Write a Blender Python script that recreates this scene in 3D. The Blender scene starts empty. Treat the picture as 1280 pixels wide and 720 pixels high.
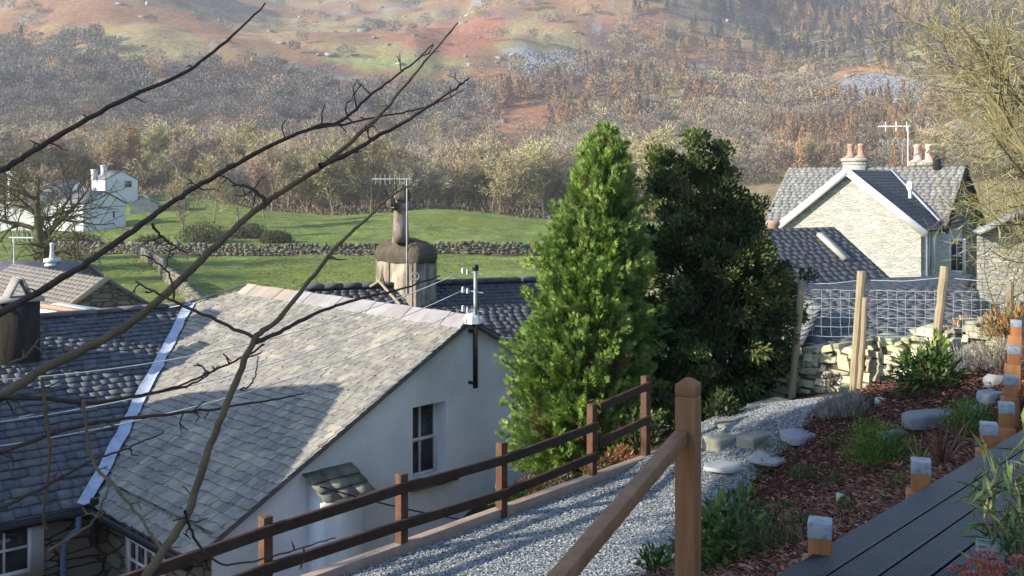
import bpy, math, random
import numpy as np
from mathutils import Vector, Matrix
R = math.radians
C = bpy.context.scene.collection
SC = bpy.context.scene

# ---------------------------------------------------------------- camera
FX, CX, HY = 1244.4, 640.0, 225.0          # focal length, centre column and horizon row of the 1280-wide photograph
cam_d = bpy.data.cameras.new('camera'); cam = bpy.data.objects.new('camera', cam_d); C.objects.link(cam)
cam_d.lens = 35; cam_d.sensor_width = 36; cam_d.shift_y = -(360 - HY) / 1280
cam_d.clip_start = 0.05; cam_d.clip_end = 8000
cam.rotation_euler = (R(90), 0, 0)
SC.camera = cam

# ---------------------------------------------------------------- sky, sun, exposure
SUN_EL, SUN_A = 23.0, 70.0                  # elevation; degrees left of straight behind the camera
sx, sy, sz = -math.sin(R(SUN_A)) * math.cos(R(SUN_EL)), -math.cos(R(SUN_A)) * math.cos(R(SUN_EL)), math.sin(R(SUN_EL))
SUN = np.array([sx, sy, sz])
w = bpy.data.worlds.new('World'); SC.world = w; w.use_nodes = True
nt = w.node_tree; bg = nt.nodes['Background']
sk = nt.nodes.new('ShaderNodeTexSky'); sk.sky_type = 'NISHITA'; sk.sun_disc = False
sk.sun_elevation = R(SUN_EL); sk.sun_rotation = math.atan2(sx, sy); sk.air_density = 1.0; sk.dust_density = 0.6; sk.ozone_density = 3.0
nt.links.new(sk.outputs[0], bg.inputs[0]); bg.inputs[1].default_value = 0.13
sd = bpy.data.lights.new('sun', 'SUN'); sd.energy = 5.0; sd.angle = R(0.5); sd.color = (1.0, 0.89, 0.73)
so = bpy.data.objects.new('sun', sd); C.objects.link(so)
so.rotation_euler = Vector(SUN).to_track_quat('Z', 'Y').to_euler()
SC.view_settings.view_transform = 'Standard'; SC.view_settings.look = 'None'
SC.view_settings.exposure = 1.25; SC.view_settings.gamma = 1.0
SC.cycles.use_denoising = True
SC.cycles.max_bounces = 6; SC.cycles.diffuse_bounces = 3; SC.cycles.glossy_bounces = 2
SC.cycles.transmission_bounces = 2; SC.cycles.volume_bounces = 0; SC.cycles.transparent_max_bounces = 6

rng = np.random.default_rng(7)
rnd = random.Random(7)

# ---------------------------------------------------------------- helpers
def P(px, py, Y):
    return np.array([(px - CX) / FX * Y, Y, -(py - HY) / FX * Y])

def V3(*a): return np.array(a, float)
def unit(v): v = np.asarray(v, float); return v / (np.linalg.norm(v, axis=-1, keepdims=True) + 1e-12)

def vnoise(x, y, seed=0):
    x = np.asarray(x, float); y = np.asarray(y, float)
    xi = np.floor(x).astype(np.int64); yi = np.floor(y).astype(np.int64)
    fx = x - xi; fy = y - yi; fx = fx*fx*(3-2*fx); fy = fy*fy*(3-2*fy)
    def h(a, b):
        n = (a * 374761393 + b * 668265263 + seed * 69069) & 0x7fffffff
        n = ((n ^ (n >> 13)) * 1274126177) & 0x7fffffff
        return ((n ^ (n >> 16)) & 0xffff) / 65535.0
    return (h(xi, yi)*(1-fx) + h(xi+1, yi)*fx)*(1-fy) + (h(xi, yi+1)*(1-fx) + h(xi+1, yi+1)*fx)*fy
def fbm(x, y, o=4, seed=0):
    s = 0; a = .5; t = 0
    for i in range(o):
        s = s + a*vnoise(np.asarray(x)*2**i, np.asarray(y)*2**i, seed+i*17); t += a; a *= .5
    return s / t
def sstep(a, b, x):
    t = np.clip((np.asarray(x, float)-a)/(b-a), 0, 1); return t*t*(3-2*t)

def tag(o, label=None, cat=None, group=None, kind=None):
    if label: o['label'] = label
    if cat: o['category'] = cat
    if group: o['group'] = group
    if kind: o['kind'] = kind
    return o
def empty(name, loc=(0, 0, 0)):
    o = bpy.data.objects.new(name, None); C.objects.link(o); o.location = tuple(float(v) for v in loc)
    o.empty_display_size = .1
    return o
def link(name, me, parent=None):
    o = bpy.data.objects.new(name, me); C.objects.link(o)
    if parent is not None:
        o.parent = parent
        o.matrix_parent_inverse = Matrix.Translation(-parent.location)
    return o

def np_mesh(name, V, F, cols=None, smooth=False, mats=(), midx=None):
    """V (n,3); F (m,k) array or list of arrays (quads / tris)"""
    V = np.asarray(V, np.float32)
    Fs = F if isinstance(F, list) else [F]
    me = bpy.data.meshes.new(name)
    me.vertices.add(len(V)); me.vertices.foreach_set('co', V.ravel())
    li = np.concatenate([np.asarray(f, np.int32).ravel() for f in Fs])
    tot = np.concatenate([np.full(len(f), np.asarray(f).shape[1], np.int32) for f in Fs])
    st = np.concatenate([[0], np.cumsum(tot)[:-1]]).astype(np.int32)
    me.loops.add(len(li)); me.loops.foreach_set('vertex_index', li)
    me.polygons.add(len(tot)); me.polygons.foreach_set('loop_start', st); me.polygons.foreach_set('loop_total', tot)
    if smooth: me.polygons.foreach_set('use_smooth', np.ones(len(tot), bool))
    if midx is not None: me.polygons.foreach_set('material_index', np.asarray(midx, np.int32))
    if cols is not None:
        c = np.ones((len(V), 4), np.float32); c[:, :3] = cols
        at = me.color_attributes.new('Col', 'FLOAT_COLOR', 'POINT'); at.data.foreach_set('color', c.ravel())
    for m in mats: me.materials.append(m)
    me.update(calc_edges=True)
    return me

class MB:
    def __init__(s): s.v = []; s.f4 = []; s.f3 = []; s.fn = []; s.c = []; s.n = 0; s.col = (1, 1, 1)
    def add(s, V, F):
        V = np.asarray(V, float); s.v.append(V); s.c.append(np.tile(np.asarray(s.col, float), (len(V), 1)))
        for f in F:
            f = [int(i)+s.n for i in f]
            (s.f4 if len(f) == 4 else s.f3 if len(f) == 3 else s.fn).append(f)
        s.n += len(V); return s
    def addnp(s, V, F4, cols=None):
        V = np.asarray(V, float); s.v.append(V)
        s.c.append(np.tile(np.asarray(s.col, float), (len(V), 1)) if cols is None else np.asarray(cols))
        s.f4.extend((np.asarray(F4)+s.n).tolist()); s.n += len(V); return s
    def obox(s, c, ax, ay, az, size):
        c = np.asarray(c, float); a = [np.asarray(q, float)*h/2 for q, h in zip((ax, ay, az), size)]
        V = [c+i*a[0]+j*a[1]+k*a[2] for i in (-1, 1) for j in (-1, 1) for k in (-1, 1)]
        return s.add(V, [(0, 1, 3, 2), (4, 6, 7, 5), (0, 4, 5, 1), (2, 3, 7, 6), (0, 2, 6, 4), (1, 5, 7, 3)])
    def box(s, x0, x1, y0, y1, z0, z1):
        return s.obox(((x0+x1)/2, (y0+y1)/2, (z0+z1)/2), (1, 0, 0), (0, 1, 0), (0, 0, 1), (x1-x0, y1-y0, z1-z0))
    def beam(s, p, q, wd, ht, up=(0, 0, 1)):
        p = np.asarray(p, float); q = np.asarray(q, float); d = unit(q-p); sd_ = unit(np.cross(d, up)); u = np.cross(sd_, d)
        return s.obox((p+q)/2, d, sd_, u, (np.linalg.norm(q-p), wd, ht))
    def prism(s, poly, off):
        """poly: list of 3D points (planar), extruded by vector off"""
        A = np.array([np.asarray(p, float) for p in poly]); n = len(A); B = A+np.asarray(off, float)
        F = [tuple(range(n)), tuple(range(2*n-1, n-1, -1))]+[(i, i+n, (i+1) % n+n, (i+1) % n) for i in range(n)]
        return s.add(np.vstack([A, B]), F)
    def face(s, pts): return s.add(pts, [tuple(range(len(pts)))])
    def tube(s, pts, rad, n=8, cap=True):
        V, F = tube_np(np.array([np.asarray(p, float) for p in pts]), np.broadcast_to(np.asarray(rad, float), (len(pts),)), n)
        b = s.n; s.addnp(V, F)
        if cap:
            s.fn.append([b+i for i in range(n)][::-1]); s.fn.append([b+len(V)-n+i for i in range(n)])
        return s
    def lathe(s, c, prof, n=16):
        c = np.asarray(c, float)
        return s.tube([c+V3(0, 0, z) for r, z in prof], [r for r, z in prof], n)
    def build(s, name, mat, parent=None, smooth=False, bevel=0, cols=True):
        V = np.vstack(s.v); Cc = np.vstack(s.c)
        org = np.zeros(3)
        if parent is None: org = V3(*(V.min(0)+V.max(0))/2); org[2] = V[:, 2].min()
        me = bpy.data.meshes.new(name)
        Fs = [np.array(f) for f in (s.f4, s.f3) if f]
        if s.fn:
            me.from_pydata((V-org).tolist(), [], s.f4+s.f3+s.fn)
            if smooth: me.polygons.foreach_set('use_smooth', np.ones(len(me.polygons), bool))
            c = np.ones((len(V), 4), np.float32); c[:, :3] = Cc
            at = me.color_attributes.new('Col', 'FLOAT_COLOR', 'POINT'); at.data.foreach_set('color', c.ravel())
            me.materials.append(mat)
        else:
            me = np_mesh(name, V-org, Fs, Cc, smooth, [mat])
        o = link(name, me, parent)
        if parent is None: o.location = tuple(org)
        if bevel:
            b = o.modifiers.new('bevel', 'BEVEL'); b.width = bevel; b.segments = 2; b.limit_method = 'ANGLE'
        return o

def tube_np(pts, rad, n=6):
    k = len(pts); T = np.zeros_like(pts); T[1:-1] = pts[2:]-pts[:-2]; T[0] = pts[1]-pts[0]; T[-1] = pts[-1]-pts[-2]; T = unit(T)
    ref = V3(0, 0, 1) if abs(unit(pts[-1]-pts[0])[2]) < .9 else V3(0, 1, 0)
    A = unit(np.cross(T, ref)); B = np.cross(T, A)
    th = np.arange(n)*2*np.pi/n
    Vv = pts[:, None, :]+rad[:, None, None]*(A[:, None, :]*np.cos(th)[None, :, None]+B[:, None, :]*np.sin(th)[None, :, None])
    i = np.arange(k-1)[:, None]*n; j = np.arange(n)[None, :]; j2 = (j+1) % n
    F = np.stack([i+j, i+j2, i+n+j2, i+n+j], -1).reshape(-1, 4)
    return Vv.reshape(-1, 3), F

def tubes_mesh(paths, rads, n=5):
    Vs = []; Fs = []; b = 0
    for p, r in zip(paths, rads):
        v, f = tube_np(p, r, n); Vs.append(v); Fs.append(f+b); b += len(v)
    return np.vstack(Vs), np.vstack(Fs)

def leaves_np(pos, d, up, ln, wd, bend=0.0):
    """diamond leaves, 4 verts each"""
    pos = np.asarray(pos, float); d = unit(d); s = unit(np.cross(d, up)); n = np.cross(s, d)
    ln = np.broadcast_to(np.asarray(ln, float), (len(pos),))[:, None]; wd = np.broadcast_to(np.asarray(wd, float), (len(pos),))[:, None]
    a = pos; m = pos+d*ln*.5+n*ln*bend; t = pos+d*ln
    V = np.stack([a, m+s*wd*.5, t, m-s*wd*.5], 1).reshape(-1, 3)
    F = np.arange(len(pos)*4).reshape(-1, 4)
    return V, F
def rdir(n, g=rng): return unit(g.normal(size=(n, 3)))
def rep(c, k): return np.repeat(np.asarray(c), k, axis=0)

# ---------------------------------------------------------------- materials
def mat(name, c1, c2=None, scale=5.0, rough=.85, bump=0.0, bscale=None, attr=False, spec=.25, detail=6, vor=0, metal=0, objrand=0, trans=0, stretch=None, c3=None, s3=1.0, lo=.35, hi=.65):
    m = bpy.data.materials.new(name); m.use_nodes = True; t = m.node_tree; N = t.nodes; L = t.links
    b = N['Principled BSDF']; b.inputs['Roughness'].default_value = rough; b.inputs['Specular IOR Level'].default_value = spec
    b.inputs['Metallic'].default_value = metal
    tc = N.new('ShaderNodeTexCoord'); src = tc.outputs['Object']
    if stretch:
        mp = N.new('ShaderNodeMapping'); mp.inputs['Scale'].default_value = stretch; L.new(src, mp.inputs['Vector']); src = mp.outputs[0]
    c2 = c2 or tuple(v*.75 for v in c1)
    nz = N.new('ShaderNodeTexNoise'); nz.inputs['Scale'].default_value = scale; nz.inputs['Detail'].default_value = detail; nz.inputs['Roughness'].default_value = .65
    L.new(src, nz.inputs['Vector'])
    mr = N.new('ShaderNodeMapRange'); mr.inputs[1].default_value = lo; mr.inputs[2].default_value = hi; L.new(nz.outputs['Fac'], mr.inputs[0])
    mx = N.new('ShaderNodeMix'); mx.data_type = 'RGBA'; L.new(mr.outputs[0], mx.inputs[0])
    mx.inputs[6].default_value = (*c1, 1); mx.inputs[7].default_value = (*c2, 1); col = mx.outputs[2]
    if c3:
        n3 = N.new('ShaderNodeTexNoise'); n3.inputs['Scale'].default_value = s3; n3.inputs['Detail'].default_value = 5; L.new(src, n3.inputs['Vector'])
        r3 = N.new('ShaderNodeMapRange'); r3.inputs[1].default_value = .52; r3.inputs[2].default_value = .68; L.new(n3.outputs['Fac'], r3.inputs[0])
        m3 = N.new('ShaderNodeMix'); m3.data_type = 'RGBA'; L.new(r3.outputs[0], m3.inputs[0]); L.new(col, m3.inputs[6]); m3.inputs[7].default_value = (*c3, 1); col = m3.outputs[2]
    if attr:
        at = N.new('ShaderNodeAttribute'); at.attribute_name = 'Col'
        mm = N.new('ShaderNodeMix'); mm.data_type = 'RGBA'; mm.blend_type = 'MULTIPLY'; mm.inputs[0].default_value = 1
        L.new(col, mm.inputs[6]); L.new(at.outputs['Color'], mm.inputs[7]); col = mm.outputs[2]
    if objrand:
        oi = N.new('ShaderNodeObjectInfo'); hs = N.new('ShaderNodeHueSaturation')
        a1 = N.new('ShaderNodeMapRange'); a1.inputs[3].default_value = 1-objrand; a1.inputs[4].default_value = 1+objrand
        L.new(oi.outputs['Random'], a1.inputs[0]); L.new(a1.outputs[0], hs.inputs['Value'])
        a2 = N.new('ShaderNodeMath'); a2.operation = 'MULTIPLY'; a2.inputs[1].default_value = 7.13; L.new(oi.outputs['Random'], a2.inputs[0])
        a3 = N.new('ShaderNodeMath'); a3.operation = 'FRACT'; L.new(a2.outputs[0], a3.inputs[0])
        a4 = N.new('ShaderNodeMapRange'); a4.inputs[3].default_value = .475; a4.inputs[4].default_value = .53; L.new(a3.outputs[0], a4.inputs[0]); L.new(a4.outputs[0], hs.inputs['Hue'])
        L.new(col, hs.inputs['Color']); col = hs.outputs[0]
    L.new(col, b.inputs['Base Color'])
    if trans:
        tr = N.new('ShaderNodeBsdfTranslucent'); L.new(col, tr.inputs['Color']); ms = N.new('ShaderNodeMixShader'); ms.inputs[0].default_value = trans
        L.new(b.outputs[0], ms.inputs[1]); L.new(tr.outputs[0], ms.inputs[2]); L.new(ms.outputs[0], N['Material Output'].inputs[0])
    if bump:
        bp = N.new('ShaderNodeBump'); bp.inputs['Strength'].default_value = 1.0; bp.inputs['Distance'].default_value = bump
        nb = N.new('ShaderNodeTexNoise'); nb.inputs['Scale'].default_value = bscale or scale*3; nb.inputs['Detail'].default_value = 8; nb.inputs['Roughness'].default_value = .7
        L.new(src, nb.inputs['Vector']); h = nb.outputs['Fac']
        if vor:
            vo = N.new('ShaderNodeTexVoronoi'); vo.inputs['Scale'].default_value = vor; vo.feature = 'DISTANCE_TO_EDGE'; L.new(src, vo.inputs['Vector'])
            vr = N.new('ShaderNodeMapRange'); vr.inputs[2].default_value = .08; L.new(vo.outputs[0], vr.inputs[0])
            ad = N.new('ShaderNodeMath'); ad.operation = 'ADD'; L.new(h, ad.inputs[0]); L.new(vr.outputs[0], ad.inputs[1]); h = ad.outputs[0]
        L.new(h, bp.inputs['Height']); L.new(bp.outputs[0], b.inputs['Normal'])
    return m

def stone_mat(name, cols, mortar, sx_=3.0, sy_=7.0, bump=.03, rough=.9):
    """coursed rubble on walls of any facing: voronoi cells stretched flat"""
    m = bpy.data.materials.new(name); m.use_nodes = True; t = m.node_tree; N = t.nodes; L = t.links
    b = N['Principled BSDF']; b.inputs['Roughness'].default_value = rough; b.inputs['Specular IOR Level'].default_value = .2
    tc = N.new('ShaderNodeTexCoord'); mp = N.new('ShaderNodeMapping'); mp.inputs['Scale'].default_value = (sx_, sx_, sy_); L.new(tc.outputs['Object'], mp.inputs[0])
    nz = N.new('ShaderNodeTexNoise'); nz.inputs['Scale'].default_value = 1.2; L.new(mp.outputs[0], nz.inputs[0])
    ad = N.new('ShaderNodeVectorMath'); ad.operation = 'ADD'; sc = N.new('ShaderNodeVectorMath'); sc.operation = 'SCALE'; sc.inputs['Scale'].default_value = .5
    L.new(nz.outputs['Color'], sc.inputs[0]); L.new(mp.outputs[0], ad.inputs[0]); L.new(sc.outputs[0], ad.inputs[1])
    v1 = N.new('ShaderNodeTexVoronoi'); L.new(ad.outputs[0], v1.inputs['Vector']); v1.inputs['Scale'].default_value = 1
    v2 = N.new('ShaderNodeTexVoronoi'); v2.feature = 'DISTANCE_TO_EDGE'; L.new(ad.outputs[0], v2.inputs['Vector']); v2.inputs['Scale'].default_value = 1
    cr = N.new('ShaderNodeValToRGB'); sp = N.new('ShaderNodeSeparateColor'); L.new(v1.outputs['Color'], sp.inputs[0]); L.new(sp.outputs[0], cr.inputs[0])
    e = cr.color_ramp.elements; e[0].color = (*cols[0], 1); e[1].color = (*cols[-1], 1)
    for i, c in enumerate(cols[1:-1]): q = e.new((i+1)/(len(cols)-1)); q.color = (*c, 1)
    mr = N.new('ShaderNodeMapRange'); mr.inputs[2].default_value = .09; L.new(v2.outputs[0], mr.inputs[0])
    mx = N.new('ShaderNodeMix'); mx.data_type = 'RGBA'; L.new(mr.outputs[0], mx.inputs[0]); mx.inputs[6].default_value = (*mortar, 1); L.new(cr.outputs[0], mx.inputs[7])
    L.new(mx.outputs[2], b.inputs['Base Color'])
    bp = N.new('ShaderNodeBump'); bp.inputs['Distance'].default_value = bump
    nb = N.new('ShaderNodeTexNoise'); nb.inputs['Scale'].default_value = 20; nb.inputs['Detail'].default_value = 6; L.new(tc.outputs['Object'], nb.inputs[0])
    a2 = N.new('ShaderNodeMath'); a2.operation = 'MULTIPLY_ADD'; a2.inputs[1].default_value = .35; L.new(nb.outputs['Fac'], a2.inputs[0]); L.new(mr.outputs[0], a2.inputs[2])
    L.new(a2.outputs[0], bp.inputs['Height']); L.new(bp.outputs[0], b.inputs['Normal'])
    return m

M = {}
M['render'] = mat('white_render', (.78, .83, .86), (.66, .72, .76), 1.1, .9, .014, 10, c3=(.56, .62, .62), s3=.7)
M['slate'] = mat('lichened_slate', (1, 1, 1), (.62, .64, .62), 9, .8, .006, 40, attr=True, spec=.25, c3=(1.15, 1.12, 1.0), s3=2.2)
M['slate_dark'] = mat('dark_slate', (1, 1, 1), (.65, .67, .72), 6, .62, .005, 40, attr=True, spec=.5)
M['flash'] = mat('lead_flashing', (.46, .53, .66), (.30, .36, .48), 5, .5, .03, 6, spec=.4)
M['ridge'] = mat('ridge_tile', (.36, .35, .34), (.27, .26, .26), 4, .8, .006, 20, attr=True)
M['wood_dark'] = mat('dark_fence_wood', (.070, .040, .026), (.040, .023, .016), 12, .75, .002, 60, attr=True, stretch=(1, 1, 1))
M['wood_orange'] = mat('treated_wood', (.25, .125, .055), (.17, .08, .034), 3, .6, .0015, 30, stretch=(9, 9, 1), attr=True, spec=.3)
M['wood_rail'] = mat('handrail_wood', (.27, .145, .07), (.17, .088, .042), 14, .6, .0015, 60, spec=.35)
M['wood_grey'] = mat('weathered_stake', (.36, .30, .20), (.25, .22, .15), 5, .9, .006, 30, stretch=(6, 6, 1))
M['edging'] = mat('timber_edging', (.42, .32, .25), (.33, .25, .20), 8, .8, .003, 50)
M['post_cap'] = mat('pale_post_paint', (.27, .32, .38), (.14, .155, .18), 22, .45, .001, 60, spec=.5, lo=.45, hi=.7)
M['deck'] = mat('grooved_deck', (.029, .028, .034), (.012, .012, .016), 7, .42, .0015, 60, spec=.5, c3=(.05, .04, .04), s3=1.6)
M['gravel'] = mat('slate_chippings', (.26, .28, .29), (.14, .155, .165), 60, .85, .012, 70)
M['chips'] = mat('slate_chip', (1, 1, 1), (.8, .8, .8), 10, .75, attr=True, spec=.3)
M['mulch'] = mat('bark_mulch_bed', (.075, .036, .025), (.035, .018, .014), 30, .95, .02, 50)
M['bark'] = mat('bark_chip', (1, 1, 1), (.75, .75, .75), 20, .85, attr=True)
M['stone'] = mat('field_stone', (1, 1, 1), (.62, .62, .60), 7, .95, .012, 18, attr=True, c3=(.93, .98, .76), s3=3)
M['dirt'] = mat('wall_core', (.05, .045, .035), None, 6, .95)
M['leaf'] = mat('leaf', (1, 1, 1), (.75, .8, .7), 3, .5, attr=True, spec=.35, trans=.22)
M['leaf_dull'] = mat('dry_leaf', (1, 1, 1), (.8, .8, .8), 3, .8, attr=True, spec=.1)
M['needle'] = mat('conifer_spray', (1, 1, 1), (.7, .8, .6), 2.5, .6, attr=True, spec=.3, trans=.2)
M['bark_dark'] = mat('young_bark', (.075, .052, .045), (.04, .03, .026), 25, .8, .001, 120, attr=True)
M['bark_moss'] = mat('mossy_bark', (.15, .115, .07), (.09, .068, .045), 12, .9, .002, 60, attr=True)
M['bark_tree'] = mat('tree_bark', (.15, .135, .09), (.09, .08, .055), 2, .95, .01, 10, attr=True)
M['twig'] = mat('twigs', (1, 1, 1), (.8, .8, .8), .5, .9, attr=True, objrand=.22)
M['hilltree'] = mat('hill_wood', (1, 1, 1), (.85, .85, .85), .05, .95, attr=True, spec=.05)
M['white_paint'] = mat('white_paint', (.78, .79, .80), (.68, .69, .70), 5, .5, attr=True)
M['glass'] = mat('dark_window_glass', (.03, .035, .04), (.06, .06, .06), 3, .08, spec=.7)
M['curtain'] = mat('curtain', (.22, .24, .22), (.10, .11, .11), 2, .9, stretch=(25, 25, 1))
M['black'] = mat('black_plastic', (.02, .02, .022), None, 5, .5)
M['grey_metal'] = mat('galvanised_metal', (.42, .43, .44), (.33, .34, .35), 8, .45, metal=.5, attr=True)
M['rust'] = mat('rusty_metal', (.30, .17, .10), (.20, .11, .07), 10, .8)
M['wire'] = mat('fence_wire', (.36, .46, .50), None, 8, .5, metal=.3)
M['cable'] = mat('pale_cable', (.55, .60, .60), None, 8, .5)
M['cable_black'] = mat('black_cable', (.03, .03, .035), None, 8, .5)
M['pot'] = mat('terracotta', (.42, .27, .21), (.32, .20, .15), 6, .8, attr=True)
M['chim_render'] = mat('stained_render', (.42, .38, .30), (.15, .13, .105), 1.5, .95, .03, 5, stretch=(2, 2, .8), c3=(.085, .07, .055), s3=1.1, lo=.38, hi=.60)
M['chim_dark'] = mat('sooty_chimney', (.045, .04, .035), (.022, .02, .018), 3, .9, .02, 8, stretch=(3, 3, .6))
M['cap_stone'] = mat('mossy_cap', (.12, .10, .075), (.06, .052, .042), 4, .95, .03, 10)
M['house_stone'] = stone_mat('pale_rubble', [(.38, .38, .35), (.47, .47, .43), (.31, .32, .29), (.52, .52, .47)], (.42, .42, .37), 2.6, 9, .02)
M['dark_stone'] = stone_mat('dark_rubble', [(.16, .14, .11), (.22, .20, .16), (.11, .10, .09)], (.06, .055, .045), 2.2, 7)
M['white_far'] = mat('white_wash', (.62, .66, .68), (.54, .58, .60), .5, .9)
M['far_slate'] = mat('grey_slate_roof', (.20, .20, .21), (.13, .13, .14), 2, .7, .01, 20)
M['brown_roof'] = mat('brown_roof', (.24, .215, .18), (.19, .17, .145), 3, .8, .008, 30)
M['rock'] = mat('pale_flagstone', (.34, .36, .37), (.24, .26, .27), 4, .8, .012, 14, attr=True)
M['plastic'] = mat('white_plastic', (.75, .76, .76), None, 5, .4)

# ================================================================ terrain
E2 = (.684, .73); M2 = (-.73, .684)         # along the deck / across it, up the garden
def ab(x, y): return E2[0]*x+E2[1]*y, M2[0]*x+M2[1]*y
def xy(a, b): return a*E2[0]+b*M2[0], a*E2[1]+b*M2[1]
def H(x, y):
    x = np.asarray(x, float); y = np.asarray(y, float)
    a, b = ab(x, y)
    T1 = np.interp(b, [-20, -8, 1.0, 1.98, 5.0, 7.0, 7.3, 9.0, 12], [1.5, -1.2, -1.80, -1.80, -3.37, -3.40, -3.55, -6.0, -7.0])
    T2 = np.interp(b, [-20, -8, 1.98, 4, 5.6, 7, 9, 12, 16], [1.5, -1.2, -1.80, -2.25, -2.75, -3.1, -3.9, -5.5, -7])
    t = sstep(8.6, 11.3, a); g = T1*(1-t)+T2*t
    r = np.hypot(x, y)
    far = -7.2+0*x
    # mound in the middle field
    far = far+2.6*np.exp(-((y-152)/26)**2)*(.08+.95*np.exp(-((x+12)/14)**2)+.85*np.exp(-((x+42)/13)**2))*(x > -200)
    far = far-1.3*sstep(165, 200, y)
    far = far+4.5*sstep(138, 170, y)*sstep(-38, -60, x)
    far = far+4.0*sstep(150, 330, y)*sstep(30, 90, x)
    hb = np.interp(y+.06*np.abs(x), [230, 300, 360, 450, 600, 800, 1000, 1300, 1600, 3200], [0, 5, 15, 35, 70, 120, 176, 272, 310, 315])
    hill = hb
    am = sstep(300, 700, y)
    hill = hill+am*(fbm(x/170+5, y/210, 4, 3)-.5)*70+sstep(280, 420, y)*(fbm(x/45, y/45, 3, 9)-.5)*7
    hill = hill+130*np.exp(-((x-(.15*y))/np.where(x > .15*y, 95, 160))**2)*sstep(600, 950, y)
    hill = hill+55*np.exp(-((x+.42*y)/90)**2)*sstep(500, 800, y)
    far = far+hill*sstep(220, 260, y)
    side = sstep(18, 40, -y)*12
    wg = sstep(17, 26, r)
    z = g*(1-wg)+(far+side)*wg
    z = z+(fbm(x/6, y/6, 3, 2)-.5)*.5*sstep(30, 60, r)
    return z

def hitpx(px, py, y0=30, y1=3000):
    ys = np.geomspace(y0, y1, 1500); xs = (px-CX)/FX*ys; zs = -(py-HY)/FX*ys
    k = np.argmax(H(xs, ys) > zs); return xs[k], ys[k]

def ground_cols(x, y, z):
    n = len(x); c = np.zeros((n, 3))
    u = x/np.maximum(y, 1)
    r = np.hypot(x, y)
    soil = np.array([.085, .060, .040]); c[:] = soil
    # fields
    gn = (fbm(x/9, y/9, 4, 21)*.6+fbm(x/2.2, y/3.5, 3, 23)*.4)[:, None]*1.5-.25
    grass = np.array([.165, .215, .058])*(.8+.5*gn); dull = np.array([.07, .12, .03])*(.8+.5*gn)
    fm = sstep(22, 30, r)[:, None]
    c = c*(1-fm)+grass*fm
    k = (sstep(30, 60, x)*sstep(60, 100, y))[:, None]
    tan_ = np.array([.30, .235, .13])*(.8+.5*gn); c = c*(1-k)+tan_*k
    kk = sstep(.62, .70, fbm(x/25, y/8, 3, 4))[:, None]*.5*fm; c = c*(1-kk)+np.array([.13, .17, .05])*kk
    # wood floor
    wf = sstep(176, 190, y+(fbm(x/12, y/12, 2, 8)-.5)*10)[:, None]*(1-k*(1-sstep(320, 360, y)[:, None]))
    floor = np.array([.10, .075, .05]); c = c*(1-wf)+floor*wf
    # open fell
    ff = sstep(300, 380, y)[:, None]
    n1 = fbm(x/70, y/45, 5, 31); n2 = fbm(x/30+9, y/18, 4, 41); n3 = fbm(x/14, y/9, 4, 51); n4 = fbm(x/110, y/80, 3, 61)
    fell = np.array([.27, .155, .09])[None]*(.75+.5*n3[:, None])
    g1 = sstep(.5, .62, n1)[:, None]; fell = fell*(1-g1)+np.array([.30, .25, .13])*(.7+.6*n3[:, None])*g1
    g2 = sstep(.56, .68, n2)[:, None]*.8; fell = fell*(1-g2)+np.array([.16, .12, .11])*g2
    g3 = sstep(.62, .7, n4*.5+n3*.5)[:, None]*.7; fell = fell*(1-g3)+np.array([.20, .22, .09])*g3
    g4 = sstep(.66, .72, n2*.4+n3*.6)[:, None]*.8; fell = fell*(1-g4)+np.array([.30, .29, .29])*g4
    c = c*(1-ff)+fell*ff
    for (qx, qy, rx, ry, col) in ZONES:
        X, Y = hitpx(qx, qy, 280); X2, _ = hitpx(qx+rx, qy, 280); _, Ya = hitpx(qx, qy-ry, 280); _, Yb = hitpx(qx, qy+ry, 280)
        RX = abs(rx/FX*Y); RY = max(12., (Ya-Yb)/2); cy = (Ya+Yb)/2
        dd = np.hypot((x/y*Y-X)/RX, (y-cy)/RY)+(fbm(x/18, y/18, 4, int(qx))-.5)*1.1
        mm = (1-sstep(.8, 1.0, dd))[:, None]; c = c*(1-mm)+np.array(col)*(.75+.5*n3[:, None])*mm
    return c
ZONES = [(690, 80, 70, 17, (.30, .31, .33)), (745, 82, 30, 14, (.22, .23, .26)), (1095, 118, 68, 26, (.30, .31, .34)),
         (640, 150, 60, 28, (.34, .17, .10)), (625, 150, 40, 14, (.40, .20, .11)), (480, 78, 80, 10, (.26, .28, .11)),
         (560, 50, 90, 20, (.36, .16, .10)), (790, 30, 60, 8, (.34, .18, .12)), (60, 60, 60, 10, (.28, .21, .12)), (330, 40, 90, 12, (.36, .25, .14)), (1085, 85, 50, 5, (.45, .24, .12))]

rr = 0.8*1.0205**np.arange(0, 387); ang = np.concatenate([np.arange(-180, -50, 5.), np.arange(-50, 50, .25), np.arange(50, 180, 5.)])
A_, R_ = np.meshgrid(np.radians(ang), rr); gx = (np.sin(A_)*R_).ravel(); gy = (np.cos(A_)*R_).ravel()
gx = np.append(gx, 0.); gy = np.append(gy, 0.)
gz = H(gx, gy)-.05*(1-sstep(14, 20, np.hypot(gx, gy)))
na = len(ang); i = np.arange(len(rr)-1)[:, None]*na; j = np.arange(na)[None, :]; j2 = (j+1) % na
gF = np.stack([i+j, i+na+j, i+na+j2, i+j2], -1).reshape(-1, 4)
cF = np.stack([np.full(na, len(gx)-1), np.arange(na), (np.arange(na)+1) % na], -1)
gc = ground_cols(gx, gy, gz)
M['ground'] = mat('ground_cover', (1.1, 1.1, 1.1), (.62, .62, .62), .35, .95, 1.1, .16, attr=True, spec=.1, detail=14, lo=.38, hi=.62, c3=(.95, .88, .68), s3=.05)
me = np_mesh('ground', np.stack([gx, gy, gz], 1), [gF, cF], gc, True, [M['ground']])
tag(link('ground', me), kind='structure')

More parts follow.
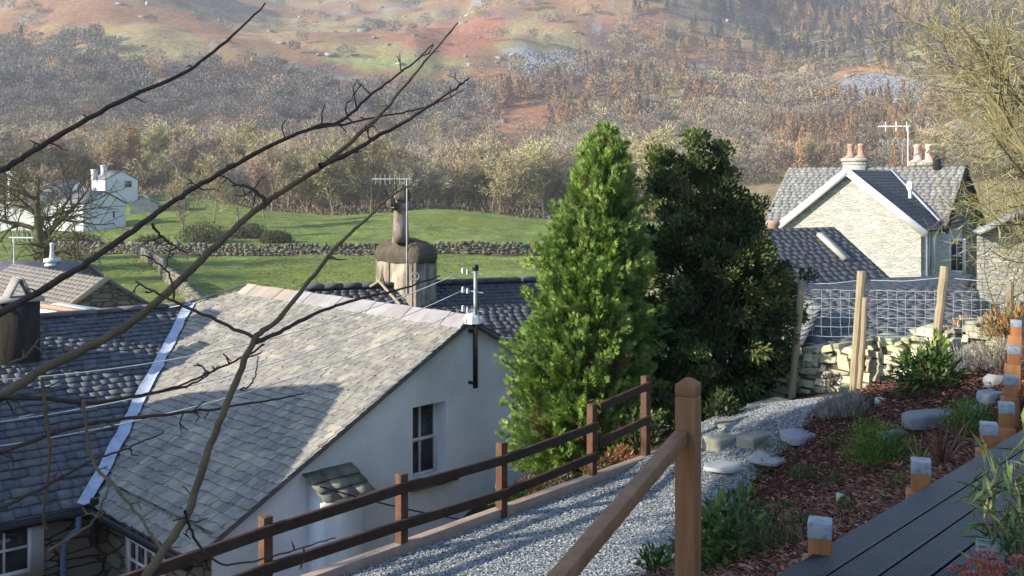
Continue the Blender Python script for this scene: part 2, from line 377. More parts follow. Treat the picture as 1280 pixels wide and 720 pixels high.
# ---------------------------------------------------------------- gravel path, mulch bed (sheets on the ground)
def right_edge(a):  return 4.95+.12*np.sin(a*1.7)+.5*sstep(7.5, 9.6, a)+.25*(vnoise(a*1.3, 0, 5)-.5)
def sheet(name, a0, a1, b0f, b1f, dz, m, na_=160, nb=40):
    a = np.linspace(a0, a1, na_); t = np.linspace(0, 1, nb); A, T = np.meshgrid(a, t, indexing='ij')
    B = b0f(A)*(1-T)+b1f(A)*T; X, Y = xy(A, B); Z = H(X, Y)+dz+.02*(fbm(X*3, Y*3, 3, 6)-.5)
    i = np.arange(na_-1)[:, None]*nb; j = np.arange(nb-1)[None]; F = np.stack([i+j, i+nb+j, i+nb+j+1, i+j+1], -1).reshape(-1, 4)
    me = np_mesh(name, np.stack([X.ravel(), Y.ravel(), Z.ravel()], 1), F, None, True, [m]); return link(name, me)
tag(sheet('gravel_path', 3, 12.2, lambda a: right_edge(a), lambda a: 6.9+0*a, .0, M['gravel']), kind='structure')
tag(sheet('mulch_bed', 1, 14.5, lambda a: 1.6+0*a, lambda a: right_edge(a)-.02, .0, M['mulch']), kind='structure')

def scatter_chips(name, n, arange, bfun, size, pal, m, lift, flat=.5, seed=1):
    g = np.random.default_rng(seed)
    a = g.uniform(*arange, n); lo, hi = bfun(a); b = lo+(hi-lo)*g.random(n)
    x, y = xy(a, b); z = H(x, y)+lift*g.random(n)+.004
    az = g.random(n)*6.283; d = np.stack([np.cos(az), np.sin(az), g.normal(0, flat*.5, n)], 1)
    up = unit(np.stack([g.normal(0, flat, n), g.normal(0, flat, n), np.ones(n)], 1))
    ln = size[0]*g.uniform(.5, 1.5, n); wd = size[1]*g.uniform(.5, 1.5, n)
    V, F = leaves_np(np.stack([x, y, z], 1), d, up, ln, wd, .12)
    pal = np.array(pal); c = pal[g.integers(0, len(pal), n)]*g.uniform(.7, 1.25, (n, 1))
    me = np_mesh(name, V, F, rep(c, 4), False, [m]); return link(name, me)
o = scatter_chips('slate_gravel', 130000, (4.5, 12.1), lambda a: (right_edge(a)-.1, 6.88+0*a), (.026, .015), [(.42, .45, .46), (.38, .41, .42), (.46, .48, .47), (.34, .37, .38)], M['chips'], .014, .25, 3)
tag(o, 'loose grey slate chippings lying on the path', 'gravel', kind='stuff')
o = scatter_chips('bark_chips', 60000, (2.4, 14.0), lambda a: (1.95+0*a, right_edge(a)-.05), (.055, .017), [(.20, .085, .055), (.14, .06, .042), (.28, .13, .08), (.09, .045, .035), (.34, .20, .13)], M['bark'], .03, .5, 4)
tag(o, 'reddish brown bark chips spread over the flower bed', 'bark mulch', kind='stuff')

# ================================================================ roofs of individual slates
def poly_interval(poly, v):
    us = []
    for (u0, v0), (u1, v1) in zip(poly, poly[1:]+poly[:1]):
        if (v0-v)*(v1-v) <= 0 and v0 != v1: us.append(u0+(u1-u0)*(v-v0)/(v1-v0))
    return (min(us), max(us)) if len(us) >= 2 else None
def slates(O, U, Vd, poly, e0, e1, wd, pal, thick=.016, seed=1, rag=.012, cvar=.7):
    if thick < .01: rag, cvar = .004, .3
    """O origin, U along the courses, Vd up the slope; e0/e1 exposure at the eave / at the ridge"""
    g = np.random.default_rng(seed); O = np.asarray(O, float); U = unit(U); Vd = unit(Vd); N = unit(np.cross(U, Vd)); N = N*np.sign(N[2])
    vmin = min(p[1] for p in poly); vmax = max(p[1] for p in poly); v = vmin; Vs = []; Cs = []
    while v < vmax-.02:
        ex = e0+(e1-e0)*(v-vmin)/(vmax-vmin); it = poly_interval(poly, min(v+ex*.5, vmax-.005))
        if it:
            u = it[0]-g.random()*wd*.3
            first = True
            while u < it[1]:
                ww = wd*g.uniform(.65, 1.35)*(.6+.4*ex/e0)
                ua = max(u, it[0]); ub = min(u+ww-.006, it[1])
                if ub-ua > .03:
                    j = g.normal(0, rag, 2); t = thick*g.uniform(.7, 1.6); top = min(v+ex+.05, vmax); lf = .004+g.random()*.004
                    q = [(ua, v+j[0]), (ub, v+j[1]), (ub, top), (ua, top)]
                    hb = [lf+t+.8*thick, lf+t+.8*thick+g.normal(0, .003*cvar), lf+.003, lf+.003]
                    topv = [O+U*a+Vd*b+N*h for (a, b), h in zip(q, hb)]
                    bot = [O+U*a+Vd*b+N*max(h-t, .001) for (a, b), h in zip(q, hb)]
                    Vs.append(topv+bot)
                    c = np.array(pal[g.integers(0, len(pal))]); c = (c*cvar+np.mean(pal, 0)*(1-cvar))*g.uniform(1-.22*cvar, 1+.2*cvar); Cs.append(np.tile(c, (8, 1)))
                u += ww
        v += ex
    n = len(Vs); base = np.array([(0, 1, 2, 3), (4, 7, 6, 5), (0, 4, 5, 1), (1, 5, 6, 2), (3, 7, 4, 0), (2, 6, 7, 3)])
    F = (np.arange(n)[:, None, None]*8+base[None]).reshape(-1, 4)
    return np.array(Vs).reshape(-1, 3), F, np.vstack(Cs)
def roof_part(name, O, U, Vd, poly, e0, e1, wd, pal, m, parent, seed=1, thick=.016, under=.05):
    V, F, Cc = slates(O, U, Vd, poly, e0, e1, wd, pal, thick, seed)
    b = MB(); b.addnp(V, F, Cc); U = unit(U); Vd = unit(Vd); N = unit(np.cross(U, Vd)); N = N*np.sign(N[2])
    b.col = (.15, .15, .16)
    b.prism([np.asarray(O, float)+U*p[0]+Vd*p[1]-N*.002 for p in poly], -N*under)
    return b.build(name, m, parent)

LICHEN = [(.34, .325, .295), (.31, .30, .275), (.37, .355, .32), (.33, .325, .30), (.28, .275, .26), (.36, .34, .295), (.39, .37, .325)]
BLUE = [(.085, .095, .12), (.10, .115, .14), (.065, .075, .095), (.12, .125, .135), (.14, .14, .135)]
DARKS = [(.06, .065, .08), (.07, .075, .09), (.05, .054, .066), (.085, .088, .095)]
GREYS = [(.22, .225, .23), (.24, .245, .24), (.20, .205, .215), (.26, .26, .25)]

# ================================================================ the white cottage
W = V3(.70, .714, 0); D = V3(-.714, .70, 0); Z = V3(0, 0, 1)
A0 = V3(-.71, 15.55, 0)
ZR, KS, HW = -2.17, .529, 4.67
def cp(t, s, z): return A0+W*t+D*s+Z*z
cot = empty('white_cottage', cp(0, 3, -7.1)); tag(cot, 'white rendered cottage with pale lichened slate roof and a slate wing beyond its valley', 'cottage')
def window(parent, c, right, out, wdt, hgt, cols, rows, name='window', sash=True, curtain=True, fr=.05, mat_f=None):
    """c: centre of the opening on the glass plane"""
    mf = mat_f or M['white_paint']; f = MB(); c = np.asarray(c, float)
    for s_ in (-1, 1): f.obox(c+right*s_*(wdt/2-fr/2), right, out, Z, (fr, .06, hgt))
    for s_ in (-1, 1): f.obox(c+Z*s_*(hgt/2-fr/2), right, out, Z, (wdt-2*fr, .06, fr))
    for k in range(1, cols): f.obox(c+right*(-wdt/2+wdt*k/cols), right, out, Z, (.025, .04, hgt-2*fr))
    for k in range(1, rows):
        f.obox(c+Z*(-hgt/2+hgt*k/rows)+out*.012, right, out, Z, (wdt-2*fr, .05, .045 if sash and k*2 == rows else .025))
    fo = f.build(name, mf, parent)
    g = MB(); g.obox(c-out*.015, right, out, Z, (wdt-2*fr+.01, .008, hgt-2*fr+.01)); po = g.build('pane', M['glass'], parent); po.parent = fo; po.matrix_parent_inverse = parent_inv(fo)
    if curtain:
        g = MB(); g.obox(c-out*.10, right, out, Z, (wdt, .01, hgt)); q = g.build('curtain', M['curtain'], parent); q.parent = fo; q.matrix_parent_inverse = parent_inv(fo)
    return fo
def parent_inv(po): return Matrix.Identity(4)     # parts are built in world coordinates

# gable wall with an opening for the window
t0, t1, z0, z1 = -1.09, -.43, -4.50, -3.38
wb = MB(); rz = lambda t: ZR-KS*abs(t)-.06
def wall_face(pts): wb.face([cp(t, 0, z) for t, z in pts])
B = -7.3; TL, TR = -4.35, 4.35
wall_face([(TL, B), (t0, B), (t0, rz(t0)), (TL, rz(TL))])
wall_face([(t0, B), (t1, B), (t1, z0), (t0, z0)])
wall_face([(t0, z1), (t1, z1), (t1, rz(t1)), (t0, rz(t0))])
wall_face([(t1, B), (TR, B), (TR, rz(TR)), (0, rz(0)), (t1, rz(t1))])
RV = .24
for q in ([(t0, z0), (t0, z1)], [(t0, z1), (t1, z1)], [(t1, z1), (t1, z0)], [(t1, z0), (t0, z0)]):
    (a_, b_), (c_, d_) = q; wb.face([cp(a_, 0, b_), cp(c_, 0, d_), cp(c_, RV, d_), cp(a_, RV, b_)])
wb.face([cp(TR, 0, B), cp(TR, 8, B), cp(TR, 8, rz(TR)), cp(TR, 0, rz(TR))])
wb.face([cp(TL, 8, B), cp(TR, 8, B), cp(TR, 8, rz(TR)), cp(0, 8, rz(0)-.5), cp(TL, 8, rz(TL)-1)])
wb.build('gable_wall', M['render'], cot)
window(cot, cp((t0+t1)/2, RV, (z0+z1)/2), W, -D, t1-t0, z1-z0, 2, 2)
b = MB(); b.obox(cp((t0+t1)/2+.05, -.03, z0-.06), W, D, Z, (t1-t0+.25, .16, .07)); b.build('window_sill', M['dark_stone'], cot)
# side wall under the low eave (stone, part of it whitewashed round the little window)
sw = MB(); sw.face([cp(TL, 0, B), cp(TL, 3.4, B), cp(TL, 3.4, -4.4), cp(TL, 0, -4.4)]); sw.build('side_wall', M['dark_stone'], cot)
pc = cp(TL-.03, 1.75, -5.12)
b = MB(); b.obox(pc+Z*.0, D, W, Z, (1.15, .05, 1.0)); b.build('window_surround', M['white_paint'], cot)
window(cot, pc-W*.05, -D, -W, .8, .8, 3, 3, sash=False, curtain=False, fr=.05)
# main slope: eave along D. origin at eave corner
cs = 1/math.sqrt(1+KS*KS); SL = HW/cs
UPV = unit(W+Z*KS)
Oe = cp(-HW, -.12, ZR-KS*HW)
V0s, V1s, RIDE = 2.86, 7.45, 6.47
poly = [(0, 0), (V0s+.07, 0), (V1s+.07, SL*(1-.7/HW)), (RIDE+.07, SL), (0, SL)]
roof_part('main_roof', Oe, D, UPV, poly, .18, .10, .17, [tuple(v*.9 for v in c) for c in LICHEN], M['slate'], cot, 11, .012)
# far slope
Of = cp(HW, -.12, ZR-KS*HW); roof_part('rear_roof', Of, D, unit(-W+Z*KS), [(0, 0), (7.4, 0), (6.6, SL), (0, SL)], .3, .22, .32, DARKS, M['slate_dark'], cot, 12)
# hip closing the far end
b = MB(); b.col = (.13, .13, .14); b.face([cp(0, RIDE, ZR), cp(-.7, V1s, ZR-KS*.7), cp(-.7, 8.6, -3.6), cp(4.6, 8.0, -4.6)]); b.build('hip', M['slate_dark'], cot)
# mortar bed along the verge, ridge tiles
b = MB(); b.col = (.5, .48, .38)
b.beam(cp(-HW, -.09, ZR-KS*HW-.03), cp(0, -.09, ZR-.03), .05, .04); b.beam(cp(HW, -.09, ZR-KS*HW-.03), cp(0, -.09, ZR-.03), .05, .04); b.build('verge', M['ridge'], cot)
b = MB(); s = -.12; k = 0
while s < RIDE-.1:
    L_ = min(.48, RIDE-s); b.col = np.array((1, 1, 1.02) if s < 4.6 else (1.1, .97, .82))*rnd.uniform(.85, 1.15)
    h = .01+.008*(k % 2)
    pts = [cp(-.24, s, ZR-KS*.24+.03+h), cp(-.1, s, ZR+.02+h-.02), cp(0, s, ZR+.065+h), cp(.1, s, ZR+h), cp(.24, s, ZR-KS*.24+.03+h)]
    b.prism(pts+[p-Z*.03 for p in pts[::-1]], D*(L_-.012)); s += L_; k += 1
b.build('ridge_tiles', M['ridge'], cot)
# valley flashing, slightly crumpled
def ribbon(pts, half, side, lift):
    n = len(pts); V = []
    for i_, p in enumerate(pts):
        wv = half*(1+.12*rnd.uniform(-1, 1)); V += [p+side*wv+Z*lift, p-side*wv+Z*lift, p+Z*(lift-.03)]
    F = []
    for i_ in range(n-1): a_ = 3*i_; F += [(a_, a_+3, a_+5, a_+2), (a_+2, a_+5, a_+4, a_+1)]
    return V, F
pV0, pV1, pR = cp(-HW-.1, V0s-.05, ZR-KS*HW-.03), cp(-.7, V1s, ZR-KS*.7), cp(0, RIDE, ZR)
b = MB(); n = 22; pts = [pV0+(pV1-pV0)*i_/n+V3(rnd.uniform(-.02, .02), 0, 0) for i_ in range(n+1)]
b.add(*ribbon(pts, .10, V3(1, 0, 0), .095)); b.build('valley_flashing', M['flash'], cot, smooth=False)
b = MB(); pts = [pV1+(pR-pV1)*i_/8 for i_ in range(9)]; b.add(*ribbon(pts, .11, unit(V3(.5, .8, 0)), .075)); b.build('hip_flashing', M['flash'], cot)
# wing
WP = unit(V3(.766, .643, 0)); NP_ = V3(.643, -.766, 0)
rel = pV1-cp(-HW, V0s, ZR-KS*HW); ewp = -float(np.dot(rel, NP_))
ZE = ZR-KS*HW; upw = unit(-NP_*ewp+Z*(pV1[2]-ZE)); SLW = math.hypot(ewp, pV1[2]-ZE)
Ow = cp(-HW, V0s, ZE); off = float(np.dot(rel, WP))
WL = 9.5
poly = [(-WL, 0), (-.03, 0), (off-.03, SLW), (-WL, SLW)]
roof_part('wing_roof', Ow, WP, upw, poly, .22, .13, .22, BLUE, M['slate_dark'], cot, 13, .0105)
b = MB(); b.col = (.15, .15, .16); rt = Ow+WP*off+upw*SLW
b.face([rt, rt-WP*WL, rt-WP*WL-NP_*5-Z*2.4, rt-NP_*5-Z*2.4]); b.build('wing_rear_roof', M['slate_dark'], cot)
b = MB(); b.col = (.35, .35, .37)
for k in range(20):
    p = rt-WP*(.45*k+.1); b.col = np.array((.4, .4, .42))*rnd.uniform(.8, 1.2); b.beam(p+Z*.03, p-WP*.44+Z*.03, .26, .07)
b.build('wing_ridge_tiles', M['ridge'], cot)
for (u_, v_, l_, nm) in ((-2.0, 3.0, .42, 0), (-1.9, 2.25, .2, 1), (-4.4, 4.5, .15, 2)):
    b = MB(); p = Ow+WP*(u_+off*v_/SLW)+upw*v_+Z*.06; b.beam(p, p+WP*l_+upw*.03, .06, .012); b.build('lead_tab', M['flash'], cot)
# wing wall (dark stone) with window, gutter and downpipe
wi = .25; wO = Ow-NP_*wi
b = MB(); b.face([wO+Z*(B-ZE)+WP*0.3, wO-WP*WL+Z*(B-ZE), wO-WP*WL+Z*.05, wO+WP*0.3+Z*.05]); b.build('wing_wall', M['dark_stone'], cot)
wc = P(8, 692, 13.55); dlt = float(np.dot(wc-wO, NP_)); wc = wc-NP_*(dlt-.02)
b = MB(); b.obox(wc, WP, NP_, Z, (1.05, .04, .95)); b.build('window_surround', M['white_paint'], cot)
window(cot, wc+NP_*.05, WP, NP_, .72, .75, 2, 2, sash=False, curtain=False, fr=.06)
b = MB(); b.tube([Ow+NP_*.05-Z*.07+WP*.1, Ow+NP_*.05-Z*.09-WP*WL], .055, 8); b.build('gutter', M['black'], cot)
b = MB(); g0 = Ow+NP_*.06-WP*.18-Z*.1; b.tube([g0, g0-Z*.18, g0-Z*.34-NP_*.12-WP*.14, g0-Z*.5-NP_*.16-WP*.16, g0-Z*2.4-NP_*.16-WP*.16], .042, 10)
b.build('downpipe', mat('blue_grey_pipe', (.16, .22, .33), None, 5, .5), cot)
b = MB(); b.tube([Ow+WP*.02+NP_*.12-Z*.55, Ow+WP*.02+NP_*.12+Z*.12], .06, 10); b.build('vent_pipe', M['black'], cot)
b = MB(); b.tube([cp(-HW-.04, -.12, ZE-.07), cp(-HW-.04, V0s-.1, ZE-.07)], .05, 8); b.build('eave_gutter', M['black'], cot)
# lean-to breast on the gable
b = MB(); b.prism([cp(-2.95, 0, B), cp(-2.95, -.42, B), cp(-2.95, -.42, -4.23), cp(-2.95, 0, -4.08)], W*.62); b.build('gable_breast', M['render'], cot)
b = MB(); n0 = unit(np.cross(W, unit(-D*.52-Z*.2))); n0 = n0*np.sign(n0[2])
for r_ in range(3):
    for k in range(3):
        q = cp(-3.05+.27*k, -.06-.17*r_, -3.98-.075*r_); b.col = np.array((.16, .155, .13))*rnd.uniform(.7, 1.5)
        b.obox(q+W*.13-D*.09-Z*.03+n0*(.012*(2-r_)+.006*(k % 2)), W, unit(-D*.52-Z*.2), n0, (.262, .24, .014))
b.build('breast_slates', M['slate'], cot)
b = MB(); b.obox(cp(-2.64, -.5, -4.27), W, D, Z, (.85, .03, .07)); b.build('breast_fascia', M['white_paint'], cot)
# vent caps near the apex on the rear slope
b = MB(); q = cp(.62, .35, ZR-KS*.62); b.lathe(q, [(.03, 0), (.03, .12), (.075, .13), (.085, .19), (.05, .25), (.005, .27)], 12); b.build('roof_vent', M['plastic'], cot, smooth=True)
b = MB(); b.obox(cp(1.0, .2, ZR-KS*1.0+.07), W, D, Z, (.3, .1, .04)); b.build('lead_tab', M['flash'], cot)
# apex mortar cone
b = MB(); q = cp(0, -.13, ZR); b.lathe(q-Z*.05, [(.16, 0), (.12, .1), (.05, .2)], 8); b.build('apex_mortar', M['white_paint'], cot)
# wing chimney
ch = MB(); cc = P(21, 400, 17.1); cc[2] = 0
ch.obox(cc+Z*(-3.0), WP, NP_, Z, (.62, .5, 1.9)); ch.build('chimney', M['chim_dark'], cot)
b = MB(); b.obox(cc+Z*(-2.04), WP, NP_, Z, (.74, .62, .07)); q = cc+Z*(-2.0)
for s_ in (-1, 1): b.obox(q+WP*.1*s_+WP*.02+Z*.16, unit(WP*.5*-s_+Z), NP_, unit(Z*-.5*-s_+WP), (.36, .42, .04))
b.build('chimney_cowl', M['ridge'], cot)

# ---------------------------------------------------------------- cable mast on the gable apex
mast = empty('cable_mast', cp(0, -.16, ZR)); tag(mast, 'grey pole with insulators fixed to the apex of the white gable', 'cable mast')
mp0 = cp(.0, -.20, 0)
b = MB(); b.tube([mp0+Z*-2.6, mp0+Z*-1.36], .028, 10); b.build('pole', M['grey_metal'], mast, True)
b = MB(); b.obox(mp0+Z*-2.72, W, D, Z, (.06, .05, 1.0)); b.obox(mp0+Z*-2.35+D*.06, W, D, Z, (.05, .16, .04)); b.obox(mp0+Z*-3.15+D*.06, W, D, Z, (.05, .16, .04)); b.build('bracket', M['black'], mast)
b = MB(); b.lathe(mp0+Z*-1.4, [(.05, 0), (.055, .05), (.04, .09)], 10); b.build('pole_cap', M['black'], mast)
MT = []
for k, z in enumerate((-1.44, -1.73, -2.02)):
    q = mp0+Z*z; b = MB(); b.tube([q-V3(.19, .02, -.03), q+V3(.12, 0, -.02)], .009, 6); b.tube([q-V3(.19, .02, -.03)+Z*.05, q-V3(.19, .02, -.03)-Z*.04], [.02, .03], 8)
    b.tube([q-V3(.12, .02, -.02)+Z*.04, q-V3(.12, .02, -.02)-Z*.04], [.016, .026], 8); b.build('insulator', M['cable'], mast); MT.append(q-V3(.2, .02, -.02))
def cable(p, q, sag, r, m, label, n=24, cat='cable', group=None, name='overhead_cable'):
    b = MB(); pts = [p+(q-p)*t-Z*sag*4*t*(1-t) for t in np.linspace(0, 1, n)]; b.tube(pts, r, 5); return tag(b.build(name, m, smooth=True), label, cat, group)
cable(MT[0], P(-60, 478, 11.5), .35, .008, M['cable'], 'pale overhead cable from the top insulator of the gable mast to the left')
cable(MT[1], P(-60, 535, 11.5), .3, .008, M['cable'], 'pale overhead cable from the middle insulator across both slate roofs')
cable(MT[2], P(-60, 566, 11.3), .3, .008, M['cable'], 'lowest pale overhead cable crossing the slate wing roof')
cable(P(240, 379, 19.4), P(-60, 398, 25), .2, .010, M['cable'], 'thin cable running above the ridge of the slate wing')

# ================================================================ cottage behind, with the big chimney
RD = unit(V3(.94, .342, 0)); RN = V3(.342, -.94, 0); RB = V3(-2.64, 24.3, -2.56)
beh = empty('rear_cottage', RB+V3(0, 0, -4.6)); tag(beh, 'cottage with dark slate roof and a large rendered chimney behind the white gable', 'cottage')
upb = unit(-RN+Z*.58); Ob = RB-RD*2.4-upb*4.6
roof_part('roof', Ob, RD, upb, [(0, 0), (8.6, 0), (8.6, 4.6), (0, 4.6)], .17, .13, .24, DARKS, M['slate_dark'], beh, 21, .0095)
b = MB(); b.col = (.12, .12, .14); q = RB-RD*2.4; b.face([q, q+RD*8.6, q+RD*8.6-RN*4-Z*2.3, q-RN*4-Z*2.3]); b.build('rear_slope', M['slate_dark'], beh)
b = MB()
for k in range(19):
    p = RB-RD*2.4+RD*.45*k; b.col = np.array((.3, .3, .34))*rnd.uniform(.8, 1.15); b.beam(p+Z*.04, p+RD*.44+Z*.04, .3, .09)
b.build('ridge_tiles', M['ridge'], beh)
b = MB(); q = Ob-RN*.25; b.face([q+Z*-3, q+RD*8.6+Z*-3, q+RD*8.6+Z*.05, q+Z*.05]); q2 = q; b.face([q2+Z*-3, q2+Z*.05, RB-RD*2.35-Z*.05, RB-RD*2.35-RN*4-Z*2.3, RB-RD*2.35-RN*4-Z*5.4]); b.build('wall', M['dark_stone'], beh)
cc = P(520, 300, 23.5); cc[2] = 0; cL, cW = 1.55, .66
cctr = cc+D*cL/2+W*cW/2
b = MB(); b.obox(cctr+Z*-3.0, D, W, Z, (cL, cW, 2.1))
for k in (-1.6, .9): b.obox(cctr-W*(cW/2+.012)+D*(k*.35)+Z*-2.75, D, W, Z, (.22, .05, 1.5))
cho = b.build('chimney', M['chim_render'], beh, bevel=.02)
# domed mossy capping
b = MB(); prof = [(1.02, 0), (1.08, .1), (1.08, .22), (.98, .36), (.75, .46), (.4, .53), (.2, .56)]
V = []; n = 28
for r_, z in prof:
    for k in range(n):
        th = k*2*math.pi/n; cx_, cy_ = math.cos(th), math.sin(th); e_ = .38
        X = np.sign(cx_)*abs(cx_)**e_*cL/2*1.02*r_; Yv = np.sign(cy_)*abs(cy_)**e_*(cW/2*1.15)*(r_ if r_ > .9 else max(r_, .45)); V.append(cctr+D*X+W*Yv+Z*(-1.98+z+.02*math.sin(k*2.3+z*9)))
F = [(r_*n+k, r_*n+(k+1) % n, (r_+1)*n+(k+1) % n, (r_+1)*n+k) for r_ in range(len(prof)-1) for k in range(n)]
b.add(V, F+[tuple(range((len(prof)-1)*n, len(prof)*n))]); o = b.build('chimney_cap', M['cap_stone'], beh, smooth=True); o.parent = cho; o.matrix_parent_inverse = parent_inv(cho)
b = MB(); b.col = (1, 1, 1); pq = P(501, 300, 23.9); b.lathe(V3(pq[0], pq[1], -1.5), [(.22, 0), (.20, .2), (.17, .62), (.16, .8), (.20, .82), (.20, .92), (.15, .95), (.12, 1.05)], 14); o = b.build('chimney_pot', M['chim_render'], beh, smooth=True); o.parent = cho; o.matrix_parent_inverse = parent_inv(cho)
b = MB(); q = V3(pq[0]-.2, pq[1]-.25, -.64); b.lathe(q, [(.10, 0), (.12, .08), (.09, .2), (.01, .28)], 8); b.lathe(V3(pq[0]+.05, pq[1], -.5), [(.18, 0), (.2, .1), (.14, .28), (.02, .38)], 10); b.tube([q-Z*.05, V3(pq[0], pq[1], -.72)], .03, 6); o = b.build('chimney_cowl', M['cap_stone'], beh); o.parent = cho; o.matrix_parent_inverse = parent_inv(cho)
b = MB(); q = P(519, 352, 23.45); b.tube([q+V3(.09*math.cos(t), 0, .09*math.sin(t)+.12) for t in np.linspace(0, 6.28, 14)]+[], .016, 6); b.build('bracket_ring', M['grey_metal'], beh)
# lashed props by the chimney
for (p, q, r_) in ((P(474, 352, 22.3), P(500, 381, 20.0), .028), (P(463, 358, 22.8), P(476, 350, 22.3), .028)):
    b = MB(); b.tube([p, q], r_, 6); b.build('chimney_stay', M['wood_grey'], beh)
# aerials
def yagi(name, base, top, boom_dir, nel, blen, el, label, rods=.006, mastr=.02, m=None, eldir=Z, start=-.1):
    e = empty(name, base); tag(e, label, 'aerial'); m = m or M['grey_metal']
    b = MB(); b.tube([base, top], mastr, 8); b.build('mast', m, e)
    b = MB(); t = np.asarray(top, float); b.tube([t+boom_dir*start, t+boom_dir*(start+blen)], rods*1.6, 6); b.build('boom', m, e)
    for k in range(nel):
        b = MB(); q = t+boom_dir*(start+blen*(k+.3)/nel); b.tube([q-eldir*el/2, q+eldir*el/2], rods, 5); b.build('element', m, e)
    return e
b0 = P(502, 395, 22.9); b0 = cc+D*.25-W*.07; 
yagi('television_aerial', V3(b0[0], b0[1], -2.7), V3(b0[0], b0[1], .02), unit(V3(-1, .25, 0)), 8, .98, .24, 'long comb shaped aerial on a rusty pole strapped to the big rendered chimney', m=M['grey_metal'], rods=.010)
q = cctr+D*.55+W*.1; yagi('wire_aerial', V3(q[0], q[1], -1.75), V3(q[0], q[1], -.35), unit(V3(-.3, 1, 0)), 1, .15, .2, 'plain thin aerial mast at the left end of the big chimney cap', mastr=.014)

# ================================================================ generic houses further off
def gable_house(name, label, cat, A, ax, L, hw, rise, wall_h, wall_m, roof_m, base_drop, over=.25, group=None, barge=None, slate=None, seed=5, roofcol=(1, 1, 1)):
    """A: apex of the near gable; ax: ridge direction away from it; local right = cross"""
    A = np.asarray(A, float); ax = unit(ax); rt = unit(np.cross(ax, Z)); e = empty(name, A+Z*(-rise-wall_h)); tag(e, label, cat, group)
    b = MB(); zb = -rise-wall_h-base_drop
    pl = [A+rt*-hw+Z*zb, A+rt*hw+Z*zb, A+rt*hw-Z*rise, A-Z*.02, A-rt*hw-Z*rise]; b.prism([p+ax*.0 for p in pl], ax*L); b.build('wall', wall_m, e)
    for s_, nm in ((1, 'roof'), (-1, 'roof')):
        up = unit(-rt*s_*hw+Z*rise); sl = math.hypot(hw, rise); ov = over
        O = A+rt*s_*(hw)-Z*rise-up*ov-ax*over+Z*.06
        if slate:
            roof_part(nm, O, ax, up, [(0, 0), (L+2*over, 0), (L+2*over, sl+ov), (0, sl+ov)], slate[0], slate[1], slate[2], slate[3], M['slate_dark'], e, seed, .007, .08)
        else:
            b = MB(); b.col = roofcol; N_ = unit(rt*s_*rise+Z*hw); b.prism([O, O+ax*(L+2*over), O+ax*(L+2*over)+up*(sl+ov), O+up*(sl+ov)], N_*.12); b.build(nm, roof_m, e)
    if barge:
        for s_ in (1, -1):
            b = MB(); up = unit(-rt*s_*hw+Z*rise); p = A+rt*s_*(hw+.3)-Z*(rise+.3*rise/hw)-ax*(over+.03); q = A-ax*(over+.03)+Z*.05
            b.beam(p-Z*.06, q-Z*.06, .06, barge); b.build('bargeboard', M['white_paint'], e)
    return e, rt, ax
def simple_chimney(e, c, ax, rt, w_, d_, z0, z1, m, pots=2, potm=None, pr=.13, ph=.7, name='chimney', flare=1.0):
    b = MB(); c = np.asarray(c, float)*V3(1, 1, 0); b.obox(c+Z*(z0+z1)/2, rt, ax, Z, (w_, d_, z1-z0)); b.obox(c+Z*(z1-.1), rt, ax, Z, (w_+.14, d_+.14, .16)); b.obox(c+Z*(z1-.3), rt, ax, Z, (w_+.08, d_+.08, .08))
    o = b.build(name, m, e)
    for k in range(pots):
        b = MB(); q = c+rt*((k-(pots-1)/2)*w_/max(pots, 1)*.95)+Z*z1; b.col = (1, 1, 1)
        b.lathe(q-Z*.02, [(pr*1.5*flare, 0), (pr*1.2, .18), (pr*.9, ph*.75), (pr*1.15, ph*.82), (pr*1.15, ph*.95), (pr*.7, ph)], 12)
        po = b.build('chimney_pot', potm or M['pot'], e, smooth=True); po.parent = o; po.matrix_parent_inverse = parent_inv(o)
    return o

# right-hand stone house: front wing with the pale gable, main range behind it
G = V3(.788, -.616, 0); K = V3(.616, .788, 0)
Ap = V3(15.56, 45.97, .41)
e, rt, ax = gable_house('stone_house', 'pale stone house with white bargeboards, slate roofs and paired chimney pots', 'house', Ap, K, 7.0, 3.19, 2.5, 5, M['house_stone'], M['far_slate'], 1, .3, barge=.32, slate=(.26, .22, .34, DARKS), seed=31)
ST = e
# main range: ridge along G
Rr = V3(22.1, 49.2, .63)
hw2, rise2, L2 = 3.5, 2.85, 8.4
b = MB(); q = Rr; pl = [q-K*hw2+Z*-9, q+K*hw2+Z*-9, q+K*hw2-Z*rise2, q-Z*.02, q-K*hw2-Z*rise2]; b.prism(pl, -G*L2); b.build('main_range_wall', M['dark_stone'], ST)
for s_ in (1, -1):
    up = unit(-K*s_*hw2+Z*rise2); sl = math.hypot(hw2, rise2); O = Rr+K*s_*hw2-Z*rise2-up*.3+G*.35+Z*.06
    roof_part('main_range_roof', O-G*(L2+.7), G, up, [(0, 0), (L2+.7, 0), (L2+.7, sl+.3), (0, sl+.3)], .26, .22, .34, GREYS, M['slate'], ST, 33+s_, .007, .08)
    b = MB(); b.col = (.25, .22, .2); p = Rr+K*s_*(hw2+.25)-Z*(rise2+.2)+G*.37; b.beam(p, Rr+G*.37, .06, .25); b.build('bargeboard', M['wood_dark'], ST)
